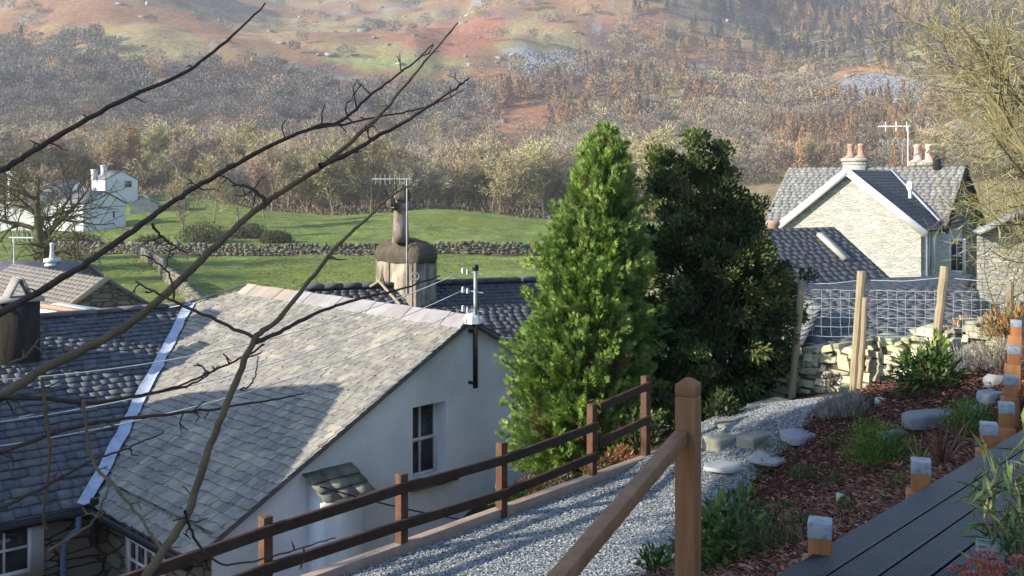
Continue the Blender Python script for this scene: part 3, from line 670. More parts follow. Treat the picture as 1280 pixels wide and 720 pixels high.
# white flashing where the roofs meet, valley
b = MB(); b.beam(Ap+K*6.2+Z*.12+V3(0, 0, 0), V3(*(V3(18.07, 44, -2.09)+K*3.0))+Z*.2, .14, .05); b.build('valley_flashing', M['flash'], ST)
simple_chimney(ST, Rr-G*5.1, K, G, 1.15, .75, -.4, 1.15, M['house_stone'], 2, None, .16, .78, flare=1.9)
c2 = P(1154, 200, 53.5); simple_chimney(ST, c2, K, G, 1.25, .75, -1.5, .95, M['house_stone'], 2, mat('pale_pot', (.66, .55, .50), (.55, .28, .2), 2, .8), .18, 1.0, flare=2.0)
# flues, gutters, pipes, windows on the shaded side
Cr = V3(18.07, 44, -2.09)
for k, (s_, m_) in enumerate(((-.02, M['white_paint']), (.55, M['grey_metal']))):
    b = MB(); q = Cr+K*(.35+s_*1.6)+G*.14; b.tube([q-Z*.15-K*.2+G*.1, q-Z*.45, q-Z*5.5], .055, 8); b.build('downpipe', m_, ST)
b = MB(); q = Cr+G*.32-Z*.12; b.tube([q-K*.3, q+K*3.1], .07, 8); b.build('gutter', M['black'], ST)
for (px, y0_, y1_, wd_, s_) in ((1181, 283, 318, .55, 1.6), (1228, 262, 332, .8, 4)):
    pass
def side_window(sk, z0_, z1_, wd_, wall_off=0.02, cols=2, rows=2, nm='window'):
    c_ = Cr+K*sk+G*wall_off; c_[2] = (z0_+z1_)/2; return window(ST, c_, K, G, wd_, z1_-z0_, cols, rows, name=nm, curtain=False, fr=.12)
side_window(1.6, -4.2, -2.6, .9)
# windows on the front of the main range (faces the camera side, right of the wing)
for (g_, z0_, z1_, wd_) in ((.75, -4.3, -2.7, .75), (2.3, -4.0, -2.2, .8), (1.9, -6.9, -5.2, .9)):
    c_ = Cr+K*3.06+G*g_-K*.0; c_ = c_-K*.06; c_[2] = (z0_+z1_)/2
    if g_ < 2.4: window(ST, c_, G, -K, wd_, z1_-z0_, 2, 2, curtain=False, fr=.13)
b = MB(); c_ = Cr+K*1.0+G*.2-Z*.2; b.beam(Cr+K*3.0+G*.04-Z*2.2, Cr+K*3.0+G*.04-Z*5, .35, .05); b.build('window_surround', M['white_paint'], ST)
b = MB(); q = Ap+rt*2.3-Z*1.15+K*1.5; b.lathe(q-Z*.1, [(.09, 0), (.09, .3), (.17, .45), (.17, .7), (.03, .8)], 8); b.build('roof_vent', M['plastic'], ST)
b = MB(); q = Rr-K*.2-G*1.0; b.lathe(q-Z*.1, [(.2, 0), (.2, .5), (.05, .7)], 8); b.build('ridge_vent', M['black'], ST)
# catslide with white end at the left
b = MB(); b.col = (.9, .9, .92); q = Cr-G*6.38; b.prism([q+V3(-.4, 1.2, -.35), q+V3(.6, .9, -.35), q+V3(.6, .9, -1.9), q+V3(-.4, 1.2, -1.9)], K*2); b.build('porch_end', M['white_paint'], ST)
e = yagi('television_aerial', V3(*P(1135, 215, 52)), V3(*P(1135, 158, 52)), unit(V3(-1, .1, 0)), 3, 1.6, .5, 'white television aerial above the roof of the pale stone house', rods=.03, mastr=.04, m=M['plastic'], start=-.1)
e = yagi('television_aerial', V3(*P(1128, 215, 53)), V3(*P(1128, 178, 53)), unit(V3(-1, .1, 0)), 6, 1.6, .25, 'low thin dark aerial beside the white one on the pale stone house', rods=.018, mastr=.03, start=-.4)

# low slate outbuilding in front of the pale gable
e, rt, ax = gable_house('slate_outbuilding', 'low outbuilding with dark slate roof and a pale rooflight in front of the stone gable', 'outbuilding',
    P(1040, 286, 36)+V3(0, 0, 0), unit(V3(-.9, -.43, 0)), 6.5, 3.4, 2.1, 2.5, M['dark_stone'], M['far_slate'], 2, .1, slate=(.26, .22, .34, DARKS), seed=41)
OB = e; up = unit(-rt*-3.4+Z*2.1)
lft = -rt if (np.dot(rt, V3(0, 1, 0)) > 0) else rt
upo = unit(-lft*3.4+Z*2.1); b = MB(); q = P(1040, 286, 36)+ax*1.0+lft*1.1-Z*.55; b.obox(q, upo, ax, unit(np.cross(upo, ax)), (1.5, .30, .16)); b.build('rooflight', mat('pale_strip', (.42, .42, .36), (.32, .32, .28), 4, .7), OB)
simple_chimney(OB, P(966, 300, 40), ax, rt, .5, .5, -5, -2.6, M['house_stone'], 1, None, .26, 1.0)
# lower lean-to roofs seen through the wire
for (nm, lab, poly_, col, pal) in (
    ('lean_to_shed', 'dark slate lean-to roof low behind the wire fence', [(1004, 372, 27), (1205, 366, 26), (1215, 352, 33), (1000, 352, 34)], None, DARKS),
    ('slate_shed', 'slate shed roof right behind the dry stone wall', [(985, 432, 17.5), (1222, 432, 17), (1222, 362, 24), (1000, 362, 25)], None, BLUE),
    ('pale_shed', 'small shed with pale stone slate roof beside the dark holly', [(960, 425, 18.0), (1002, 428, 17.2), (1030, 395, 18.6), (984, 362, 20.5)], None, GREYS)):
    q = [P(*p) for p in poly_]; U_ = unit(q[1]-q[0]); nn = unit(np.cross(U_, q[3]-q[0])); nn = nn*np.sign(nn[2]); Vd = unit(np.cross(nn, U_)); Vd = Vd*np.sign(Vd[2])
    pp = [(float(np.dot(p-q[0], U_)), float(np.dot(p-q[0], Vd))) for p in q]
    e = empty(nm, q[0]+Z*-3); tag(e, lab, 'shed'); V_, F_, C_ = slates(q[0], U_, Vd, pp, .22, .18, .3, pal, .009, 51)
    b = MB(); b.addnp(V_, F_, C_); b.col = (.12, .12, .13); b.prism([q[0]+U_*p[0]+Vd*p[1]-nn*.003 for p in pp], -nn*.08); b.build('roof', M['slate_dark'] if pal is not GREYS else M['slate'], e)
    b = MB(); b.prism([q[0]-Z*.1, q[1]-Z*.1, q[1]-Z*4, q[0]-Z*4], V3(.05, .3, 0)); b.build('wall', M['dark_stone'] if pal is not GREYS else M['house_stone'], e)
# stone building at the right edge
q = P(1221, 290, 27); e = empty('stone_barn', V3(q[0]+2, q[1]+2, -7)); tag(e, 'pale stone barn wall at the right edge behind the bare twigs', 'barn')
b = MB(); b.prism([V3(q[0], 27, -6), V3(q[0]+5, 26.2, -6), V3(q[0]+5, 26.2, .6), V3(q[0]+1.4, 26.8, -.7), V3(q[0], 27, -1.42)], V3(.28, .6, 0)); b.build('wall', M['house_stone'], e)
b = MB(); b.beam(V3(q[0]-.1, 26.8, -1.42), V3(q[0]+1.4, 26.6, -.66), .5, .1); b.build('coping', M['rock'], e)

# ---------------------------------------------------------------- left: shed roofs, far white farm
e, rt, ax = gable_house('brown_roofed_barn', 'small barn with plain brown roof and dark ivied gable left of the cottages', 'barn', P(133, 350, 32), D, 8, 1.6, 1.05, 1.5, M['dark_stone'], M['brown_roof'], 2.5, .12, slate=(.2, .18, .3, [(.21, .185, .155), (.18, .165, .14)]), seed=61)
b = MB(); A_2 = P(133, 350, 32); ll = -rt if np.dot(rt, W) > 0 else rt; b.beam(A_2-D*.16+Z*.1, A_2-D*.16+ll*1.75-Z*1.05, .05, .16); b.build('bargeboard', M['edging'], e)
q = P(50, 384, 24); e = empty('cream_shed', V3(q[0]+.5, q[1], -6.5)); tag(e, 'little cream lean-to with orange brick edge behind the slate wing ridge', 'shed')
b = MB(); b.col = (1, .93, .8); b.prism([P(46, 383, 24), P(134, 396, 22.5), P(134, 396, 22.5)-Z*3, P(46, 383, 24)-Z*3], V3(.2, .8, 0)); b.build('wall', M['white_paint'], e)
b = MB(); b.beam(P(46, 381, 24), P(134, 395, 22.5), .14, .09); b.build('coping', M['pot'], e)
e, rt, ax = gable_house('dark_roofed_cottage', 'dark slate roof with a small white chimney behind the brown-roofed barn', 'cottage', P(108, 332, 44), unit(V3(-1, .15, 0)), 7, 2.2, 1.3, 2, M['dark_stone'], M['far_slate'], 3, .1)
simple_chimney(e, P(65, 330, 44), ax, rt, .36, .36, -4.2, -3.45, M['white_far'], 1, M['white_far'], .08, .7)
# lit stone chimney piece at the left edge
b = MB(); b.tube([P(17, 338, 40), P(18, 300, 40)], .03, 6); 
yagi('television_aerial', P(18, 345, 40), P(17, 297, 40), unit(V3(-1, .2, 0)), 5, 1.1, .32, 'white aerial on a pole at the left edge above the brown barn roof', rods=.016, mastr=.03, m=M['plastic'], start=-.9)

def far_window(e, c, rt, out, w_, h_):
    b = MB(); b.obox(c+out*.06, rt, out, Z, (w_, .08, h_)); o = b.build('window', M['glass'], e)
e, rt, ax = gable_house('white_barn', 'white barn gable with a slit window, nearest building of the far farm', 'barn', P(131, 240, 132), unit(V3(-.75, .66, 0)), 11, 2.9, 1.6, 4.3, M['white_far'], M['far_slate'], 1.5, .15)
far_window(e, P(142, 268, 131.4), rt, -ax, .25, .9)
e, rt, ax = gable_house('white_farmhouse', 'white farmhouse with a dark first floor window standing highest on the left', 'house', P(152, 214, 158), unit(V3(-.6, .8, 0)), 8, 2.5, 1.4, 4.5, M['white_far'], M['far_slate'], 2, .15)
far_window(e, P(160, 230, 157.3), rt, -ax, 1.1, 1.0); far_window(e, P(140, 231, 160.5), -ax, rt*-1, 1.0, 1.0)
simple_chimney(e, P(130, 220, 163), ax, rt, .8, .8, .3, 2.4, M['white_far'], 0)
e, rt, ax = gable_house('white_farmhouse', 'long low white farm cottage left of the farm behind the field tree', 'house', P(98, 226, 160), unit(V3(-1, .25, 0)), 9, 2.6, 1.8, 3.0, M['white_far'], M['far_slate'], 3, .2)
simple_chimney(e, P(118, 214, 160), ax, rt, .7, .7, 0, 1.7, M['white_far'], 0)
e, rt, ax = gable_house('white_cottage_range', 'white cottage range with tall white chimney at far left behind the field tree', 'house', P(86, 243, 140), unit(V3(-1, .1, 0)), 8.5, 2.6, 1.7, 3.4, M['white_far'], M['far_slate'], 3, .2)
simple_chimney(e, P(15, 240, 139), ax, rt, .8, .8, -5, 1.2, M['white_far'], 0)
e, rt, ax = gable_house('stone_outhouse', 'little stone outhouse with dark roof right of the white barn', 'outhouse', P(180, 246, 150), unit(V3(-.3, .9, 0)), 5, 2.0, 1.2, 2.4, M['house_stone'], M['far_slate'], 2, .1)
e, rt, ax = gable_house('stone_outhouse', 'tiny stone hut among the trees right of the farm lawn', 'outhouse', P(227, 251, 150), unit(V3(-.3, .9, 0)), 3, 1.0, .8, 2.2, M['house_stone'], M['far_slate'], 2, .1)

# ================================================================ dry stone walls
tv = np.array([(i, j, k) for i in (-1, 0, 1) for j in (-1, 0, 1) for k in (-1, 0, 1) if (i, j, k) != (0, 0, 0)], float)
tid = {tuple(int(q) for q in v): n for n, v in enumerate(tv)}
tF = []
for ax_ in range(3):
    for s_ in (-1, 1):
        for u_ in (-1, 0):
            for v_ in (-1, 0):
                q = []
                for du, dv in ((0, 0), (1, 0), (1, 1), (0, 1)):
                    p = [0, 0, 0]; p[ax_] = s_; p[(ax_+1) % 3] = u_+du; p[(ax_+2) % 3] = v_+dv; q.append(tid[tuple(p)])
                tF.append(q if s_ > 0 else q[::-1])
tF = np.array(tF)
tn = tv/((np.abs(tv)**12).sum(1)**(1/12))[:, None]
c8 = np.array([(i, j, k) for i in (-1, 1) for j in (-1, 1) for k in (-1, 1)], float)
f8 = np.array([(0, 1, 3, 2), (4, 6, 7, 5), (0, 4, 5, 1), (2, 3, 7, 6), (0, 2, 6, 4), (1, 5, 7, 3)])
def stones_np(cs, axs, sizes, cols, g, jit=.10):
    """angular blocks: boxes with strongly displaced corners"""
    n = len(cs); v = (c8[None]*(1-abs(g.normal(0, jit*1.3, (n, 8, 3)))))+g.normal(0, jit*.35, (n, 8, 3))
    v = v*np.asarray(sizes)[:, None, :]/2; Vw = np.einsum('nij,njk->nik', v, np.asarray(axs))+np.asarray(cs)[:, None, :]
    return Vw.reshape(-1, 3), (np.arange(n)[:, None, None]*8+f8[None]).reshape(-1, 4), rep(cols, 8)
def dry_wall(name, label, path, height, thick, ch, sl, pal, seed=1, name2='wall', top_rag=.0, m=None, group=None, coping=True, bev=0):
    g = np.random.default_rng(seed); path = [np.asarray(p, float) for p in path]
    seg = [np.linalg.norm((b_-a_)[:2]) for a_, b_ in zip(path, path[1:])]; cum = np.concatenate([[0], np.cumsum(seg)]); Lt = cum[-1]
    def at(s):
        k = min(np.searchsorted(cum, s, side='right')-1, len(seg)-1); k = max(k, 0); t = (s-cum[k])/seg[k]; p = path[k]+(path[k+1]-path[k])*t; d = unit((path[k+1]-path[k])*V3(1, 1, 0)); return p, d
    cs, axs, sz, cl = [], [], [], []; z = 0
    while z < height:
        h = ch*g.uniform(.65, 1.4); last = z+h >= height; s = -g.random()*sl
        if last and coping: h *= 1.25
        while s < Lt:
            l = sl*g.uniform(.5, 1.7)*(1 if g.random() > .15 else .5); p, d = at(min(max(s+l/2, 0), Lt)); nn = V3(-d[1], d[0], 0)
            hh = h*g.uniform(.7, 1.25); tilt = g.normal(0, .06 if not (last and coping) else .16); dd = d*math.cos(tilt)+Z*math.sin(tilt); zz = Z*math.cos(tilt)-d*math.sin(tilt)
            if not (last and g.random() < top_rag):
                cs.append(p+Z*(z+h/2+g.normal(0, .01))+nn*g.normal(0, thick*.04)); axs.append(np.stack([dd, nn, zz])); sz.append((l*1.10, thick*g.uniform(.92, 1.14), hh*1.14)); cl.append(np.array(pal[g.integers(0, len(pal))])*g.uniform(.7, 1.25))
            s += l
        z += h
    V, F, Cc = stones_np(cs, axs, sz, np.array(cl), g, .15)
    b = MB(); b.addnp(V, F, Cc); b.col = (.12, .1, .08)
    for k in range(len(seg)): b.beam(path[k]+Z*(height*.42-.3), path[k+1]+Z*(height*.42-.3), thick*.7, height*.84+.5)
    o = b.build(name, m or M['stone'], bevel=bev); return tag(o, label, 'wall', group)
PALE = [(.50, .49, .37), (.43, .43, .33), (.57, .55, .42), (.38, .38, .30), (.50, .52, .36), (.62, .60, .49)]
FIELD = [(.17, .16, .13), (.14, .135, .115), (.20, .19, .155), (.11, .105, .09)]
gp = lambda px, Y: V3((px-CX)/FX*Y, Y, float(H((px-CX)/FX*Y, Y)))
wp = [(840, 15.6), (930, 15.0), (1000, 14.5), (1080, 13.7), (1180, 12.9), (1290, 12.2)]
dry_wall('dry_stone_wall', 'mossy dry stone garden wall under the wire netting', [V3((p-CX)/FX*Y, Y, float(H((p-CX)/FX*Y, Y))-.04) for p, Y in wp], .62, .45, .105, .17, PALE, 3, top_rag=.3, bev=.007)
dry_wall('field_wall', 'long dry stone wall crossing the green fields below the wood', [gp(60, 99), gp(190, 96), gp(300, 95), gp(450, 95), gp(560, 95), gp(760, 96)], .95, .5, .17, .42, FIELD, 5, top_rag=.35)
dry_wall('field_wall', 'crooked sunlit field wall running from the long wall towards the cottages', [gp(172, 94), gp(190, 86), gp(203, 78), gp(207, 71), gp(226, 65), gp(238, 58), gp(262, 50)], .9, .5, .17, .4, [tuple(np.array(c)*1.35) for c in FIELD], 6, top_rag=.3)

# ================================================================ post and rail fence by the gravel path
fence = empty('post_and_rail_fence', gp(620, 10)); tag(fence, 'dark two-rail timber fence along the edge of the gravel path', 'fence')
FD = V3(.684, .73, 0); FN = V3(-.73, .684, 0)
posts = [(P(332, 645, 8.0), -3.45), (P(502, 592, 9.06), -3.42), (P(627, 553, 10.0), -3.4), (P(740, 505, 11.1), -3.38)]
pa = posts[0]; fp = []
first = V3(pa[0][0], pa[0][1], 0)-FD*1.4
allp = [(first, -2.83, -3.5)]+[(V3(p[0], p[1], 0), p[2], zb) for p, zb in posts]+[(V3(posts[3][0][0], posts[3][0][1], 0)+FD*1.02, -2.33, -3.3)]
for c_, zt, zb in allp:
    b = MB(); b.col = np.array((1.9, 1.7, 1.6))*rnd.uniform(.8, 1.1); b.obox(c_+Z*(zt+zb-.3)/2, FD, FN, Z, (.085, .085, zt-zb+.3)); b.build('post', M['wood_dark'], fence, bevel=.004)
rails = [(0, 1, 3.16, 2.80, 3.02, 2.68), (1, 2, 0, 0, 0, 0)]
zr = {1: (-2.80, -3.10), 2: (-2.78, -3.11), 3: (-2.79, -3.13), 4: (-2.73, -3.06)}
zr[0] = (-2.86, -3.16); 
for k in range(0, 4):
    for q in (0, 1):
        p = allp[k][0]-FN*.066+Z*zr[k][q]; r_ = allp[k+1][0]-FN*.066+Z*zr[k+1][q]
        b = MB(); b.col = np.array((1, 1, 1))*rnd.uniform(.8, 1.1); b.beam(p-FD*.03, r_+FD*.03*(1 if k == 3 else -.9), .045, .088); b.build('rail', M['wood_dark'], fence, bevel=.004)
for q, (za, zb_) in enumerate(((-2.53, -2.43), (-2.92, -2.83))):
    b = MB(); b.beam(allp[4][0]-FN*.066+Z*za+FD*.05, allp[5][0]-FN*.066+Z*zb_, .045, .088); b.build('rail', M['wood_dark'], fence, bevel=.004)
b = MB(); q0 = xy(3.0, 6.93); q1 = xy(10.7, 6.93)
b.beam(V3(*q0, -3.375), V3(*q1, -3.33), .10, .12); tag(b.build('timber_edging', M['edging'], bevel=.006), 'pale timber edging board between the gravel and the rail fence', 'edging')
cable(P(400, 608, 9.2), P(600, 653, 10.15), .03, .008, M['cable_black'], 'black hose trailing under the lower fence rail onto the edging', name='black_hose', cat='hose')

# ================================================================ newel post and handrail on the deck
nw = empty('newel_handrail', V3(.69, 3.9, -1.6)); tag(nw, 'brown timber newel post with sloping handrail in the foreground', 'handrail')
n1 = V3(.69, 3.9, 0); NA = unit(V3(.88, -.47, 0)); NB = unit(V3(.47, .88, 0))
b = MB(); hN = .066/1.0
def post_np(b, c, h, z0_, z1_, tip, ch=0.0):
    pts = [(-1, -1), (1, -1), (1, 1), (-1, 1)]; V = []
    for z, s_ in ((z0_, 1), (z1_-.075, 1), (z1_-.073, .94), (z1_-.066, .94), (z1_-.064, 1), (z1_-.022, 1), (z1_, .28)):
        for i_, j_ in pts: V.append(c+NA*i_*h*s_+NB*j_*h*s_+Z*z)
    F = [(4*k+i_, 4*k+(i_+1) % 4, 4*k+4+(i_+1) % 4, 4*k+4+i_) for k in range(6) for i_ in range(4)]+[(24, 25, 26, 27)]
    b.add(V, F)
post_np(b, n1, .0405, -3.3, -.775, .03)
b.build('newel', M['wood_orange'], nw, bevel=.004)
b = MB(); pr = P(850, 548, 3.85); qr = P(690, 735, 2.82); dr = unit(qr-pr); b.beam(pr-dr*.02, qr+dr*1.2, .050, .052); b.build('handrail', M['wood_rail'], nw, bevel=.004)

# ================================================================ wire netting with stakes
wf = empty('wire_fence', P(1072, 480, 12.7)); tag(wf, 'square mesh wire netting on rough wooden stakes above the garden wall', 'fence')
stk = [((1002, 351), (989, 505), 14.1, .052), ((1077, 339), (1066, 490), 13.3, .058), ((1181, 333), (1168, 450), 12.5, .055), ((1262, 352), (1263, 435), 12.0, .045), ((1082, 372), (1074, 486), 13.2, .037)]
Yn = lambda x: float(np.interp(x, [1000, 1077, 1181, 1262], [14.16, 13.37, 12.56, 12.05]))
for (p, q, Y, r_) in stk:
    b = MB(); a_ = P(*q, Y); c_ = P(*p, Y); n = 9; b.col = (1, 1, 1)
    b.tube([a_+(c_-a_)*t+V3(rnd.uniform(-.006, .006), rnd.uniform(-.006, .006), 0) for t in np.linspace(-.05, 1, n)], [r_*rnd.uniform(.92, 1.1) for _ in range(n)], 9); b.build('stake', M['wood_grey'], wf)
b = MB(); cols_ = np.arange(1003, 1262, 11.8); rows_ = [361, 371, 385, 396, 407, 418]
tops = lambda x: 362+(x-1003)*.012
for k, x in enumerate(cols_):
    x2 = x+rnd.uniform(-1, 1); b.tube([P(x2+rnd.uniform(-.8, .8), tops(x2)+dy, Yn(x2)) for dy in np.linspace(0, 58, 7)], .0032, 4, cap=False)
for r_ in range(6):
    b.tube([P(x, tops(x)+[0, 11, 23, 34, 46, 58][r_]+rnd.uniform(-.7, .7), Yn(x)) for x in np.arange(998, 1266, 8)], .0034, 4, cap=False)
b.tube([P(x, np.interp(x, [1000, 1040, 1077, 1130, 1181, 1225, 1266], [355, 354.5, 350, 351.5, 347, 351, 353]), Yn(x)) for x in np.arange(1000, 1266, 6)], .005, 4, cap=False)
b.build('netting', M['wire'], wf)

# ================================================================ boardwalk
ZD = -1.6
dk = empty('boardwalk', V3(2.2, 5, ZD-.2)); tag(dk, 'dark grooved timber boardwalk running away along the right side', 'boardwalk')
def deck_boards(b, pa0, pa1, pb0, n, bw=.145, gap=.011):
    """pa0->pa1 the left edge; boards added to the right"""
    d = unit(pa1-pa0); r_ = unit(np.cross(d, Z)); L_ = np.linalg.norm(pa1-pa0)
    for k in range(n):
        o_ = pa0+r_*(k*(bw+gap)); ng = 9; prof = [(0, -.028), (0, -.003), (.004, 0)]
        step = (bw-.016)/ng; x = .008
        for g_ in range(ng): prof += [(x, 0), (x+step*.28, -.0045), (x+step*.5, -.0045), (x+step*.72, 0)]; x += step
        prof += [(bw-.004, 0), (bw, -.003), (bw, -.028)]
        dz = rnd.uniform(-.001, .001); n_ = len(prof); b.col = np.array((1, 1, 1))*rnd.uniform(.75, 1.2)
        V = [o_+r_*px_+Z*(pz+dz) for px_, pz in prof]+[o_+r_*px_+Z*(pz+dz)+d*L_ for px_, pz in prof]
        F = [(i_, i_+1, i_+1+n_, i_+n_) for i_ in range(n_-1)]+[(0, n_, 2*n_-1, n_-1)]
        b.add(V, F); b.fn.append([b.n-2*n_+i_ for i_ in range(n_)]); b.fn.append([b.n-n_+i_ for i_ in range(n_)][::-1])
pA = V3(*xy(-2.5, 1.976), ZD); pB = V3(*xy(6.95, 1.976), ZD); pCn = pB+unit(V3(.45, .89, 0))*7.5
b = MB(); deck_boards(b, pA, pB, None, 5); b.build('deck_board', M['deck'], dk)
b = MB(); deck_boards(b, pB+V3(.02, .0, 0), pCn, None, 8); b.build('deck_board', M['deck'], dk)
b = MB(); b.col = (.7, .6, .5); r_ = unit(np.cross(unit(pB-pA), Z))
b.beam(pA+r_*.03-Z*.10, pB+r_*.03-Z*.10, .04, .14); b.beam(pB+V3(.05, 0, -.1), pCn+V3(.05, 0, -.1), .04, .14); b.beam(pA+r_*.70-Z*.10, pB+r_*.70-Z*.10, .04, .14); b.build('joist', M['wood_dark'], dk)
# terrace the photographer stands on (left end of the deck)
b = MB(); deck_boards(b, V3(*xy(-2.5, 1.2), ZD-.004), V3(*xy(2.0, 1.2), ZD-.004), None, 16); o = b.build('terrace_deck', M['deck']); o['kind'] = 'structure'
# stub posts
def stub(c, zt, label, big=.095, rot=0):
    e = empty('deck_post', V3(c[0], c[1], ZD-.15)); tag(e, label, 'post', 'short painted posts along the boardwalk')
    A_ = unit(V3(math.cos(rot), math.sin(rot), 0)); B_ = unit(np.cross(Z, A_)); c = V3(c[0], c[1], 0)
    b = MB(); b.col = np.array((1.25, 1.1, .9))*rnd.uniform(.85, 1.1); b.obox(c+Z*(zt-.25), A_, B_, Z, (big, big, .39)); b.build('post_body', M['wood_orange'], e, bevel=.003)
    b = MB(); b.obox(c+Z*(zt-.032), A_, B_, Z, (big+.004, big+.004, .07)); b.build('painted_top', M['post_cap'], e, bevel=.004)
    b = MB(); b.col = (1.5, 1.5, 1.5); b.obox(c+Z*(zt-.27)-A_*.012-B_*.02, A_, B_, Z, (big+.03, big+.02, .22)); b.build('packing_block', M['wood_orange'], e, bevel=.006)
    return e
labs = ['first short post on the left edge of the boardwalk, nearest the camera', 'second short post along the boardwalk, beside the spiky bronze plant', 'third short post, where the boardwalk bends', 'fourth short post just beyond the bend', 'fifth short post in a close row beyond the bend', 'sixth short post in the row by the mulch', 'last visible short post at the far end of the boardwalk']
sp = [(1025, 655, 4.30, -1.455), (1151, 588, 5.30, -1.475), (1236, 541, 6.2, -1.50), (1258, 512, 6.85, -1.52), (1264, 474, 7.7, -1.50), (1267, 438, 8.9, -1.47), (1270, 408, 10.4, -1.45)]
for (px, py, Y, zt), lb in zip(sp, labs): stub(((px-CX)/FX*Y, Y), zt-.015, lb, rot=-.35)
stub((1.93, 4.02), -1.46, 'short post on the near side of the boardwalk behind the pink sedum', rot=-.35)

# ================================================================ foliage
def leaf_mesh(name, parts, mats_, smooth=False):
    """parts: list of (V, F, cols, matindex)"""
    V = []; F = []; Cc = []; mi = []; b = 0
    for v, f, c, m_ in parts:
        V.append(v); F.append(np.asarray(f)+b); Cc.append(c if np.ndim(c) == 2 else np.tile(c, (len(v), 1))); mi.append(np.full(len(f), m_)); b += len(v)
    return np_mesh(name, np.vstack(V), np.vstack(F), np.vstack(Cc), smooth, mats_, np.concatenate(mi))

def grow(g, p, d, L, r, lev, maxlev, out, nch=(5, 5, 4, 4), wander=.18, upb=.10, ratio=.62, spread=(.5, 1.0), k=7, start=.3):
    pts = [np.array(p, float)]; d = unit(d); dd = d.copy()
    for i_ in range(k-1):
        dd = unit(dd+g.normal(0, wander, 3)+V3(0, 0, upb)); pts.append(pts[-1]+dd*L/(k-1))
    pts = np.array(pts); rad = r*(1-np.linspace(0, 1, k)*.72); out.append((lev, pts, rad))
    if lev >= maxlev: return
    n = nch[min(lev, len(nch)-1)]
    for c in range(n):
        t = start+(1-start)*(c+g.random())/n; x = t*(k-1); i_ = min(int(x), k-2); q = pts[i_]+(pts[i_+1]-pts[i_])*(x-i_); ax = unit(pts[i_+1]-pts[i_])
        pr = unit(np.cross(ax, g.normal(size=3))); an = g.uniform(*spread); nd = ax*math.cos(an)+pr*math.sin(an)
        grow(g, q, nd, L*ratio*g.uniform(.7, 1.15)*(1.15-.4*t), r*(1-.72*t)*.62, lev+1, maxlev, out, nch, wander, upb, ratio, spread, max(k-1, 4), .2)
def twigs_on(g, out, lev, per, ln, wd, droop=0.0, col=None):
    P_ = []; D_ = []
    for l_, pts, rad in out:
        if l_ < lev: continue
        n = per; t = g.random(n)*(len(pts)-1); i_ = np.minimum(t.astype(int), len(pts)-2); f = (t-i_)[:, None]
        P_.append(pts[i_]*(1-f)+pts[i_+1]*f); ax = unit(pts[i_+1]-pts[i_]); D_.append(unit(ax*.8+g.normal(0, .6, (n, 3))+V3(0, 0, -droop)))
    P_ = np.vstack(P_); D_ = np.vstack(D_); n = len(P_)
    V, F = leaves_np(P_, D_, rdir(n, g), ln*g.uniform(.5, 1.4, n), wd, g.normal(0, .08))
    return V, F, n
def bare_tree_mesh(name, seed, Hh, r0, nch, twl, tww, per, barkc, twigc, maxlev=3, n0=5, minr=0.0, upb=.1, spread=(.45, 1.0), ratio=.62, lean=(0, 0, 1), start=.3, L0=.8, twlev=None):
    g = np.random.default_rng(seed); out = []; grow(g, (0, 0, -.3), lean, Hh*L0, r0, 0, maxlev, out, nch, .12, upb, ratio, spread, 8, start)
    V, F = tubes_mesh([o[1] for o in out], [np.maximum(o[2], minr) for o in out], n0)
    tV, tF, n = twigs_on(g, out, maxlev-1 if twlev is None else twlev, per, twl, tww)
    c = np.array(twigc)[g.integers(0, len(twigc), n)]*g.uniform(.7, 1.25, (n, 1))
    return leaf_mesh(name, [(V, F, np.tile(barkc, (len(V), 1)), 0), (tV, tF, rep(c, 4), 1)], [M['bark_tree'], M['twig']])

# ---- belt of bare trees along the foot of the hill (each its own object, meshes shared)
belt = []
pals = [[(.52, .42, .26), (.42, .35, .23)], [(.42, .37, .29), (.46, .40, .30)], [(.42, .32, .25), (.48, .35, .26)], [(.54, .48, .27), (.44, .40, .22)]]
for k in range(9):
    belt.append(bare_tree_mesh('bare_tree', 100+k, 13, .22, (9, 6, 5), 1.0, .09, 10, (1.8, 1.7, 1.5), pals[k % 4], 3, 4, .022, .12 if k % 3 else .22, start=.25, L0=.72))
LARCH = []
for k in range(2):
    g = np.random.default_rng(70+k); n = 1500; t = g.random(n)**.8; R0 = 2.3*(1-t)+.15; az = g.random(n)*6.283; rr_ = R0*g.random(n)**.5
    p = np.stack([np.cos(az)*rr_, np.sin(az)*rr_, 2+13*t], 1); d = unit(np.stack([np.cos(az), np.sin(az), g.normal(.1, .3, n)], 1))
    V, F = leaves_np(p, d, rdir(n, g), g.uniform(.5, 1.3, n), .10); c = np.array([(.46, .27, .13), (.38, .22, .11)])[g.integers(0, 2, n)]*g.uniform(.8, 1.2, (n, 1))
    tv_, tf_ = tube_np(np.array([(0, 0, -.3), (0, 0, 8), (0, 0, 15.2)], float), np.array([.2, .12, .02]), 5)
    LARCH.append(leaf_mesh('larch_tree', [(tv_, tf_, np.tile((.8, .7, .6), (len(tv_), 1)), 0), (V, F, rep(c, 4), 1)], [M['bark_tree'], M['twig']]))
g = np.random.default_rng(42); nb = 0; placed = []
tries = 0
